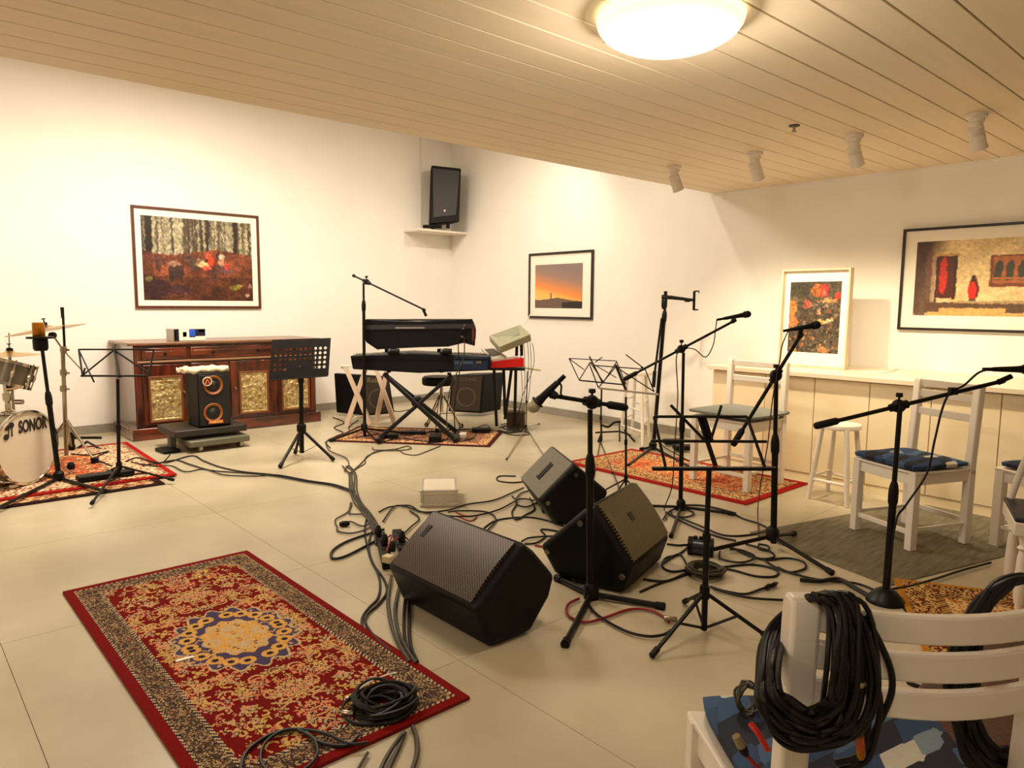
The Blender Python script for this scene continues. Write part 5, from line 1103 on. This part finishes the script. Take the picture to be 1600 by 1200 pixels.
# fan-outs
cable('cable making a long narrow loop left of the power strips', [(600, 827), (570, 836), (540, 847), (522, 858), (517, 867), (522, 873), (540, 869), (570, 854), (590, 843)], .008)
cable('cable loop with plug on the open floor left of the power strips', [(548, 785), (543, 800), (524, 812), (527, 823), (528, 830), (550, 833), (575, 826), (585, 818)], .0055, CBLG)
cable('short loop of cable round the left plug', [(550, 786), (546, 802), (568, 804), (578, 815), (566, 822), (548, 815), (532, 818)], .0055, CBLG)
G().lathe([(.012, 0), (.02, .02), (.02, .05), (.01, .07)], F(530, 819, .02), (1, -.5, 0), 10).build('plug', BLK, label='loose black plug at the end of the cable on the open floor', cat='plug')
for k, pts in enumerate(([(575, 800), (570, 830), (578, 870), (590, 895), (594, 915), (590, 935), (576, 950), (566, 965), (566, 985)], [(585, 820), (576, 850), (583, 880), (600, 905), (604, 925), (590, 945), (574, 960), (572, 975), (590, 1000), (612, 1018)])):
    cable(('outer', 'inner')[k]+' thin cable running past the power strips to the foreground rug', pts, .0065)
for k, pts in enumerate(([(612, 900), (606, 935), (611, 975), (624, 1008), (640, 1034)], [(624, 915), (617, 950), (622, 985), (636, 1015), (650, 1036)], [(634, 925), (631, 960), (633, 1000), (645, 1030)], [(640, 925), (639, 965), (641, 1005), (652, 1034)])):
    cable(('leftmost', 'second', 'third', 'rightmost')[k]+' of the four thick cables passing from the near monitor to the foreground rug', pts, (.009, .008, .007, .008)[k], (CBLG, CBLG, CBL, CBL)[k], group='thick cables beside the near monitor')
for k, pts in enumerate(([(574, 1176), (560, 1200), (545, 1230)], [(628, 1148), (612, 1170), (598, 1195), (585, 1230)], [(632, 1145), (622, 1170), (608, 1200), (600, 1235)], [(645, 1135), (651, 1155), (651, 1180), (642, 1210), (640, 1235)])):
    cable(('leftmost thin', 'second', 'third', 'rightmost')[k]+' of the four cables coming out below the foreground rug', pts, .0085 if k else .006, CBLG, group='thick cables below the foreground rug')
# cables behind near monitor
CB2 = 'cables between the monitors'
for k, pts in enumerate(([(592, 800), (610, 792), (640, 790), (660, 800), (700, 797), (730, 788), (770, 782), (800, 770), (818, 762)], [(598, 815), (620, 790), (660, 800), (700, 806), (740, 806), (780, 796), (812, 780), (835, 782)], [(745, 838), (760, 822), (780, 812), (820, 808), (850, 812), (880, 822)],
    [(820, 850), (838, 848), (852, 838), (845, 828), (860, 828), (880, 832)], [(700, 800), (720, 798), (760, 800), (775, 812), (760, 830)], [(640, 798), (655, 810), (640, 825), (620, 845)], [(806, 744), (780, 744), (778, 751), (800, 754), (822, 752)], [(800, 775), (808, 785), (800, 800), (806, 812), (820, 805), (835, 795), (828, 778)], [(830, 766), (812, 772), (806, 786), (822, 792), (842, 786), (848, 800)], [(815, 846), (830, 840), (870, 838), (890, 845)])):
    cable(('longest cable from the trunk passing the silver case to the far monitor', 'cable curving under the silver case to the far monitor', 'cable from behind the near monitor to the middle monitor', 'cable coiled twice left of the middle monitor', 'short cable dipping behind the near monitor top', 'cable curving from the silver case to the power strips', 'small cable loop left of the far monitor', 'tangled cable left of the far monitor', 'second tangled cable below the far monitor', 'straight short cable between near and middle monitors')[k], pts, .006)
cable('dark red cable lying between near and middle monitors', [(836, 852), (855, 856), (875, 866), (880, 880)], .007, CBLR)
cable('red cable behind the top edge of the near monitor', [(712, 800), (728, 806), (745, 806), (735, 814), (715, 806)], .005, CBLR)
# right side cables
cable('red cable looping under the short stand legs', [(905, 935), (887, 945), (888, 962), (915, 972), (945, 965), (985, 952), (1020, 955), (1042, 968), (1045, 972)], .0065, CBLR)
cable('black cable looping in front of the short stand', [(920, 945), (935, 962), (975, 985), (1010, 994), (1035, 992), (1048, 985)], .0065)
G().lathe([(.014, 0), (.014, .05), (.010, .06)], F(1038, 966, .02), V((.6, -.8, 0)), 12).build('plug', NICKEL, label='silver cable connector lying in front of the near music stand', cat='plug')
names = ['long cable sweeping from the first boom stand to the steep boom stand', 'cable arc between first boom stand and stage box', 'cable winding under the stage box to the steep stand', 'cable curl in front of the stage box', 'cable making a broad flat loop right of the coil', 'cable running to the two plugs right of the coil', 'cable crossing under the steep stand towards the grey mat', 'cable along the edge of the grey mat', 'cable from the middle monitor to the coil', 'second cable from the middle monitor to the coil', 'cable ring round the foot of the first boom stand', 'thin cable arching left of the stage box', 'cable loop just right of the middle monitor', 'cable curving across the floor to the round base', 'thick cable end near the round base', 'cable disappearing behind the near chair', 'cable loop between steep stand legs', 'thin cable left of the coil down to the middle monitor']
for nm, pts in zip(names, ([(1068, 789), (1100, 790), (1140, 800), (1160, 810), (1185, 818), (1200, 828), (1170, 836), (1130, 836), (1095, 822), (1065, 810)], [(1040, 800), (1060, 812), (1090, 826), (1120, 838), (1150, 845)], [(1100, 858), (1140, 855), (1165, 866), (1190, 873), (1210, 870), (1200, 860), (1165, 850)], [(1125, 862), (1125, 872), (1145, 878), (1165, 878), (1180, 870), (1160, 860), (1140, 858)],
    [(1100, 890), (1130, 886), (1170, 882), (1200, 886), (1216, 894), (1208, 901), (1180, 900), (1150, 892), (1130, 888)], [(1110, 917), (1135, 924), (1165, 928), (1190, 920), (1205, 917)], [(1195, 876), (1215, 888), (1240, 896), (1265, 903), (1300, 908), (1340, 912), (1375, 926)], [(1388, 921), (1420, 916), (1460, 905), (1500, 892), (1548, 879)],
    [(1000, 925), (1030, 912), (1060, 902), (1085, 893)], [(1005, 905), (1040, 908), (1070, 896), (1090, 888)], [(1048, 797), (1052, 806), (1072, 808), (1084, 803), (1075, 797), (1055, 796)], [(1036, 812), (1045, 800), (1070, 790), (1110, 792), (1150, 802)], [(1042, 850), (1060, 852), (1076, 852), (1060, 866), (1040, 872), (1035, 885), (1050, 893), (1075, 890)],
    [(1150, 858), (1190, 874), (1230, 872), (1255, 878), (1258, 888), (1235, 894), (1215, 886)], [(1250, 906), (1280, 908), (1310, 905), (1335, 918), (1372, 940)], [(1115, 920), (1150, 930), (1180, 935), (1230, 938)], [(1185, 850), (1200, 853), (1200, 860), (1186, 858), (1185, 852)], [(1036, 880), (1060, 866), (1072, 880), (1078, 900)])):
    cable(nm, pts, .0065 if 'thick' not in nm else .012)
for k in range(2): G().lathe([(.008, 0), (.012, .01), (.012, .05), (.005, .055), (.005, .075)], F(1196+k*8, 919-k*3, .016), V((1, .1-.1*k, 0)), 10).build('plug', BLK, label='jack plug lying right of the coil on the floor, '+('left one', 'right one')[k], cat='plug')
# coil on floor
def coil(label, c, rx, n, tube_r, spread, m=CBL, seed=1, squash=1, axis=None, name='cable_coil'):
    rs = random.Random(seed); g = G(); pts = []
    for i in range(n*14):
        a_ = i/14*2*math.pi; r_ = rx*(1-spread*abs(math.sin(i*.137+seed))); h_ = tube_r+abs(math.sin(i*.31))*tube_r*6*spread
        pts.append(c+RT*math.cos(a_)*r_*(1+.06*math.sin(a_*3+i*.02))+FH*math.sin(a_)*r_*squash+V((0, 0, h_+tube_r*(i/14)*.5)))
    g.tube(spline(pts, 2), tube_r, 6); return g.build(name, m, label=label, cat='cable')
coil('flat coil of dark cable on the floor behind the near music stand', F(1101, 899), .11, 11, .0065, .35, CBLG)
# stage box on floor
p = F(1078, 852, .05); q = F(1112, 856, .05); t = thing('multicore_box', 'round ended black and blue multicore box among the cables', 'audio box', V((p.x, p.y, 0)))
G().tube([p, q], .05, 16).build('body', mat('blue black shell', rgb(30, 34, 50), .3), t); G().lathe([(.056, -.01), (.056, .02)], p, q-p, 16).lathe([(.056, -.02), (.056, .01)], q, q-p, 16).build('end_ring', BLK, t)
for k in range(3): G().box(p.lerp(q, .25+.25*k)+V((0, 0, .055)), (.02, .02, .016), CR).build('socket', BLKM, t)
# big coil on the foreground rug
zr = .0125
def tangle(label, c, R_, n, r, hmax, seed, m=CBL, squash=.8):
    g = G(); rs = random.Random(seed)
    for k in range(n):
        cx = c+RT*rs.uniform(-.03, .03)+FH*rs.uniform(-.03, .03); a0 = rs.random()*6; rr = R_*rs.uniform(.55, 1); hz_ = rs.uniform(.02, hmax); ti = rs.uniform(-.5, .5)
        pts = []
        for i in range(14):
            a_ = a0+i/14*2*math.pi; pts.append(cx+RT*math.cos(a_)*rr*1.0+FH*math.sin(a_)*rr*squash+V((0, 0, max(r, hz_*(.5+.5*math.sin(a_+ti*4))))))
        g.tube(spline(pts, 3, True), r, 6, True)
    return g.build('cable_bundle', m, label=label, cat='cable')
bc_ = F(598, 1106, zr)
tangle('bundled coil of black cables lying on the near corner of the foreground rug', bc_, .115, 22, .0062, .07, 3)
cable('cable loop trailing left from the bundle on the foreground rug', [(560, 1150, zr+.01), (540, 1165, zr+.008), (500, 1160, zr+.008), (470, 1140, zr+.008), (430, 1145, zr+.008), (395, 1165, zr+.008), (380, 1185, zr+.008), (378, 1210, zr+.008), (400, 1225, zr+.008)], .006)
cable('second cable loop trailing left over the foreground rug', [(575, 1160, zr+.01), (545, 1162, zr+.012), (505, 1145, zr+.012), (450, 1140, zr+.012), (415, 1160, zr+.012), (408, 1190, zr+.012), (430, 1210, zr+.012), (470, 1205, zr+.012), (495, 1180, zr+.012), (490, 1155, zr+.012), (465, 1140, zr+.012)], .0055)
for k, (x, y_, dx_, dy_) in enumerate(((538, 1094, 1, -.4), (549, 1099, 1, .0), (534, 1113, 1, .25))): G().lathe([(.008, 0), (.0105, .004), (.0105, .035), (.007, .045)], F(x, y_, zr+.018), RT*dx_-FH*dy_, 12).build('plug', NICKEL, label='silver jack plug sticking out of the bundle on the foreground rug, '+('upper one', 'middle one', 'lower one')[k], cat='plug')
G().tube(spline([F(552, 1088, zr+.03), F(570, 1070, zr+.06), F(600, 1056, zr+.07), F(620, 1051, zr+.07)]), .003, 6).build('cable', TAPE, label='thin pale wire over the top of the bundle on the foreground rug', cat='cable')
G().box(F(289, 1029, zr+.003), (.018, .07, .002), 2.2+CR).build('tape_piece', TAPE, label='small strip of white tape on the red rug', cat='tape')

# ================================================================== GUITAR STAND, RIGHT-EDGE FURNITURE
B = F(975, 690); t = thing('guitar_stand', 'low black guitar stand in front of the tall white bar stool', 'stand', B)
G().tube(spline([AT(940, 664, B, .1), AT(950, 667, B), AT(960, 660, B), AT(970, 659, B)]), .013).build('cradle_arm', RUB, t); G().tube([AT(930, 676, B), AT(968, 674, B), AT(985, 680, B, .1)], .01).build('frame', BLKM, t)
G().tube([AT(968, 660, B), F(968, 690, .02)], .009).build('upright', BLKM, t)
for a, b in (((975, 672), (992, 690)), ((940, 676), (935, 690))): G().tube([AT(*a, B), F(b[0], b[1], .015)], [.01, .014]).build('leg', BLKM, t)
# pedals on orange rug by the phone stand
for lb, x, y_ in (('black flat pedal beside the phone stand at the back of the orange rug', 1052, 690), ('second black pedal nearer the grey cushioned chair', 1068, 699)): G().box(F(x, y_, .045), (.2, .12, .05), CR+.1).build('foot_pedal', BLK, label=lb, cat='pedal', bevel=.006)
cable('cable crossing the orange rug to the phone stand', [(1100, 733, .02), (1080, 722, .02), (1062, 712, .02), (1040, 700, .02), (1030, 690, .02)], .005)
# windsor style chair at the right edge
B = F(1583, 912); t = thing('chair', 'white chair with navy seat and turned legs at the right edge', 'chair', B)
tl_ = AT(1568, 777, B, .0); zs = .50
c4 = F(1568, 776, zs); sd = F(1604, 842, zs)-c4; sd.z = 0; sd.normalize(); sn = V((-sd.y, sd.x, 0)); sn = sn if sn.dot(RT) > 0 else -sn
G().prism([c4+V((0, 0, -.02)), c4+sd*.44+V((0, 0, -.02)), c4+sd*.44+sn*.46+V((0, 0, -.02)), c4+sn*.46+V((0, 0, -.02))], V((0, 0, .02))).build('seat_pad', NAVY, t, bevel=.006)
G().prism([c4+V((0, 0, -.09)), c4+sd*.44+V((0, 0, -.09)), c4+sd*.44+sn*.46+V((0, 0, -.09)), c4+sn*.46+V((0, 0, -.09))], V((0, 0, .068))).build('seat_frame', WHITE, t, bevel=.006)
for f_, h_ in ((.05, .05), (.40, .05), (.05, .41), (.40, .41)):
    p = c4+sd*f_+sn*h_; p.z = 0; G().lathe([(.014, 0), (.018, .06), (.026, .09), (.03, .16), (.024, .3), (.018, .33), (.028, .345), (.018, .36), (.024, .41)], p, (0, 0, 1), 16).build('leg', WHITE, t)
pts = [c4+sd*.02+sn*(.03+.4*k/8)+V((0, 0, .0+.38*math.sin(math.pi*k/8)**.6)) for k in range(9)]; G().tube(spline(pts, 4), .017, 10).build('back_hoop', WHITE, t)
for k in (2, 3, 4, 5, 6): G().tube([c4+sd*.02+sn*(.03+.4*k/8), pts[k]], .007, 6).build('spindle', WHITE, t)
# second white chair with cushion behind it
B = F(1557, 880); fz = .0
c5 = chair('chair', 'white chair with blue cushion half cut by the right edge behind the navy seat', .46, .44, .50, .95, slats=(.9, .8), leg=.055)
place(c5, B+RT*.46+FH*.20, math.radians(157-90)); cushion(c5, 'blue patchwork cushion at the right edge behind the navy seat', .42, .44, .507, .05, PATCH)
# flat brown case on the golden rug
t = thing('instrument_case', 'dark brown flat case lying on the golden rug behind the near chair', 'case', (3.0, .55, .0)); 
G().prism([V((2.35, .86, .02)), V((3.62, .9, .02)), V((3.62, .30, .02)), V((2.35, .26, .02))], V((0, 0, .055))).build('lower_shell', BRWN, t, bevel=.02, seg=3)
G().prism([V((2.36, .85, .078)), V((3.61, .89, .078)), V((3.61, .31, .078)), V((2.36, .27, .078))], V((0, 0, .045))).build('lid', BRWN, t, bevel=.02, seg=3)
for x in (2.7, 3.2): G().box((x, .885, .075), (.04, .012, .04), 0).build('latch', GOLD, t, bevel=.002)
G().tube(spline([V((2.88, .885, .07)), V((2.89, .93, .07)), V((3.02, .93, .07)), V((3.03, .89, .07))]), .009).build('handle', BLK, t)

# ================================================================== CABLES ON THE NEAR CHAIR
def hang(label, post, Rx, Rz, n, r, seed, m=CBL, dx=0.03, dd=(-.05, .06), name='cable_coil'):
    g = G(); rs = random.Random(seed)      # loops hung over the post top: near strand in front, far strand behind
    for k in range(n):
        f = k/max(1, n-1); sx_ = rs.uniform(.72, 1.05); sz = rs.uniform(.74, 1.0); ox = rs.uniform(-.012, .022); tw = rs.uniform(-.02, .05)
        d0 = dd[0]-.014*rs.random(); d1 = dd[1]*rs.uniform(.5, 1)
        top = post+V((0, 0, .010+.004*(k % 4))); pts = []
        for i in range(20):
            a_ = i/20*2*math.pi; x = math.sin(a_)*Rx*sx_; z = -(1-math.cos(a_))*Rz*sz
            lift = (1-math.cos(a_))/2
            x2 = x+ox*lift+tw*lift; dep = d0*math.sin(max(0, lift)*math.pi*.5)+(d1 if x > 0 else 0)*math.sin(a_)*.0
            pts.append(top+RT*(x2+dx*(1-lift*.6))+FH*(dep+ (k % 5)*.008*lift)+V((0, 0, z)))
        g.tube(spline(pts, 3, True), r, 8, True)
    return g.build(name, m, label=label, cat='cable')
NP = MW[c3_] @ V((-.24+.026-.03, (.30-.06-.026), 1.0))
pu = AT(1262, 1000, NP, 0)
def hloop(px0, py0, px1, py1, sh=0, n=20, dd=0):  # closed loop given by its pixel box, on the plane just in front of the post
    pass
g = G(); rs = random.Random(5)
for k in range(36):
    f = k/35
    top = (1262+rs.uniform(8, 60), 925+rs.uniform(0, 14)); bot = (1262+rs.uniform(-12, 26), 1108+f*62+rs.uniform(-6, 6))
    lx = 1212-26*f+rs.uniform(-4, 8); rx = 1300+62*f+rs.uniform(-12, 10)
    if f > .92: rx += 14
    ty = top[1]; by = bot[1]; cy = (ty+by)/2+20
    loop = [(top[0], ty, .012), ((top[0]+rx)/2+12, ty+22, -.01), (rx, cy-18, -.045), (rx-6, cy+40, -.05), (bot[0]*.4+rx*.6+4, by-16, -.05), (bot[0]*.75+rx*.25, by-2, -.055), (bot[0]*.8+lx*.2, by-1, -.055), (bot[0]*.35+lx*.65-3, by-22, -.05), (lx+2, cy+35, -.045), (lx, cy-5, .0), (lx+10, ty+62, .055), ((lx+top[0])/2-4, ty+24, .07)]
    g.tube(spline([AT(x, y_, NP, d_-.03-rs.uniform(0, .028)) if d_ < 0.02 else AT(x, y_, NP, d_) for x, y_, d_ in loop], 4, True), .0046, 8, True)
g.build('cable_coil', CBL, label='thick coil of black cables hung over the left post of the near chair', cat='cable')
for k, (x0, y0, x1, y1, bow) in enumerate(((1345, 1000, 1352, 1190, 38), (1338, 1000, 1345, 1180, 26), (1350, 960, 1330, 1200, 55))):
    G().tube(spline([AT(x0, y0, NP, -.05), AT(x0+bow*.5, y0+50, NP, -.06), AT(x0+bow*.8, y0+100, NP, -.07), AT(x0+bow*.6, y0+150, NP, -.07), AT(x1, y1, NP, -.06), AT(x1-40, y1+12, NP, -.06)]), .0055, 8).build('cable', CBL, label=('middle', 'inner', 'outermost')[k]+' black cable strand bulging out right of the hung coil', cat='cable', group='strands right of the hung coil')
def plug3(label, p0, p1, m, m2, ref=NP, dd=-.085, r=.007):
    a, b = AT(*p0, ref, dd), AT(*p1, ref, dd); t = thing('cable_plug', label, 'plug', a); d = (b-a); G().tube([a, a+d*.55], [r, r*1.1], 12).build('sleeve', m, t); G().tube([a+d*.55, a+d*.8, b], [r*1.15, r*1.15, r*.7], 12).build('strain_relief', m2, t)
plug3('silver connector with black boot resting left on the near chair cushion', (1150, 1150), (1166, 1180), NICKEL, BLK); plug3('gold and orange jack plug hanging right below the coil', (1343, 1150), (1345, 1186), mat('orange boot', rgb(170, 70, 24), .4), GOLD)
plug3('small pale plug on the right strands of the coil', (1328, 1072), (1352, 1068), GOLD, NICKEL)
G().tube(spline([AT(1172, 1130, NP, -.07), AT(1182, 1142, NP, -.08), AT(1190, 1155, NP, -.08), AT(1200, 1172, NP, -.08)]), .005, 8).build('cable', mat('bright red boot', rgb(200, 30, 16), .4), label='bright red cable end left of the hung coil', cat='cable')
G().tube(spline([AT(1166, 1180, NP, -.085), AT(1180, 1195, NP, -.09), AT(1195, 1210, NP, -.09)]), .004, 8).build('cable', CBLR, label='red cable leaving the silver connector on the near chair', cat='cable')
g = G(); rs = random.Random(9)
cb = F(1166, 1112, .55)
for k in range(9):
    pts = [cb+RT*(math.cos(a_)*.028*rs.uniform(.8, 1.1)+.006*rs.random())+FH*rs.uniform(-.02, .02)+V((0, 0, math.sin(a_)*.036*rs.uniform(.8, 1.1)+.035)) for a_ in [i/9*2*math.pi for i in range(9)]]
    g.tube(spline(pts, 3, True), .0032, 6, True)
g.build('cable_bundle', CBLG, label='small tied bundle of thin cable standing on the near chair cushion', cat='cable')
# right post coil
NP2 = MW[c3_] @ V((-.24+.026-.03, -(.30-.06-.026), 1.0))
g = G(); rs = random.Random(15)
pr = NP2; D2 = pr.x*FH.x+pr.y*FH.y
for k in range(16):
    f = k/15; c_ = pr+V((0, 0, -.17-.03*f))-RT*.015; rx = .075+.045*f; rz = .165+.035*f; pts = []
    for i in range(16):
        a_ = i/16*2*math.pi; pts.append(c_+RT*math.sin(a_)*rx*rs.uniform(.92, 1.05)+V((0, 0, math.cos(a_)*rz+.02))+FH*(.045+.02*rs.random()))
    g.tube(spline(pts, 3, True), .0056, 6, True)
g.build('cable_coil', CBL, label='black cable coil hung on the right post of the near chair, at the right edge', cat='cable')
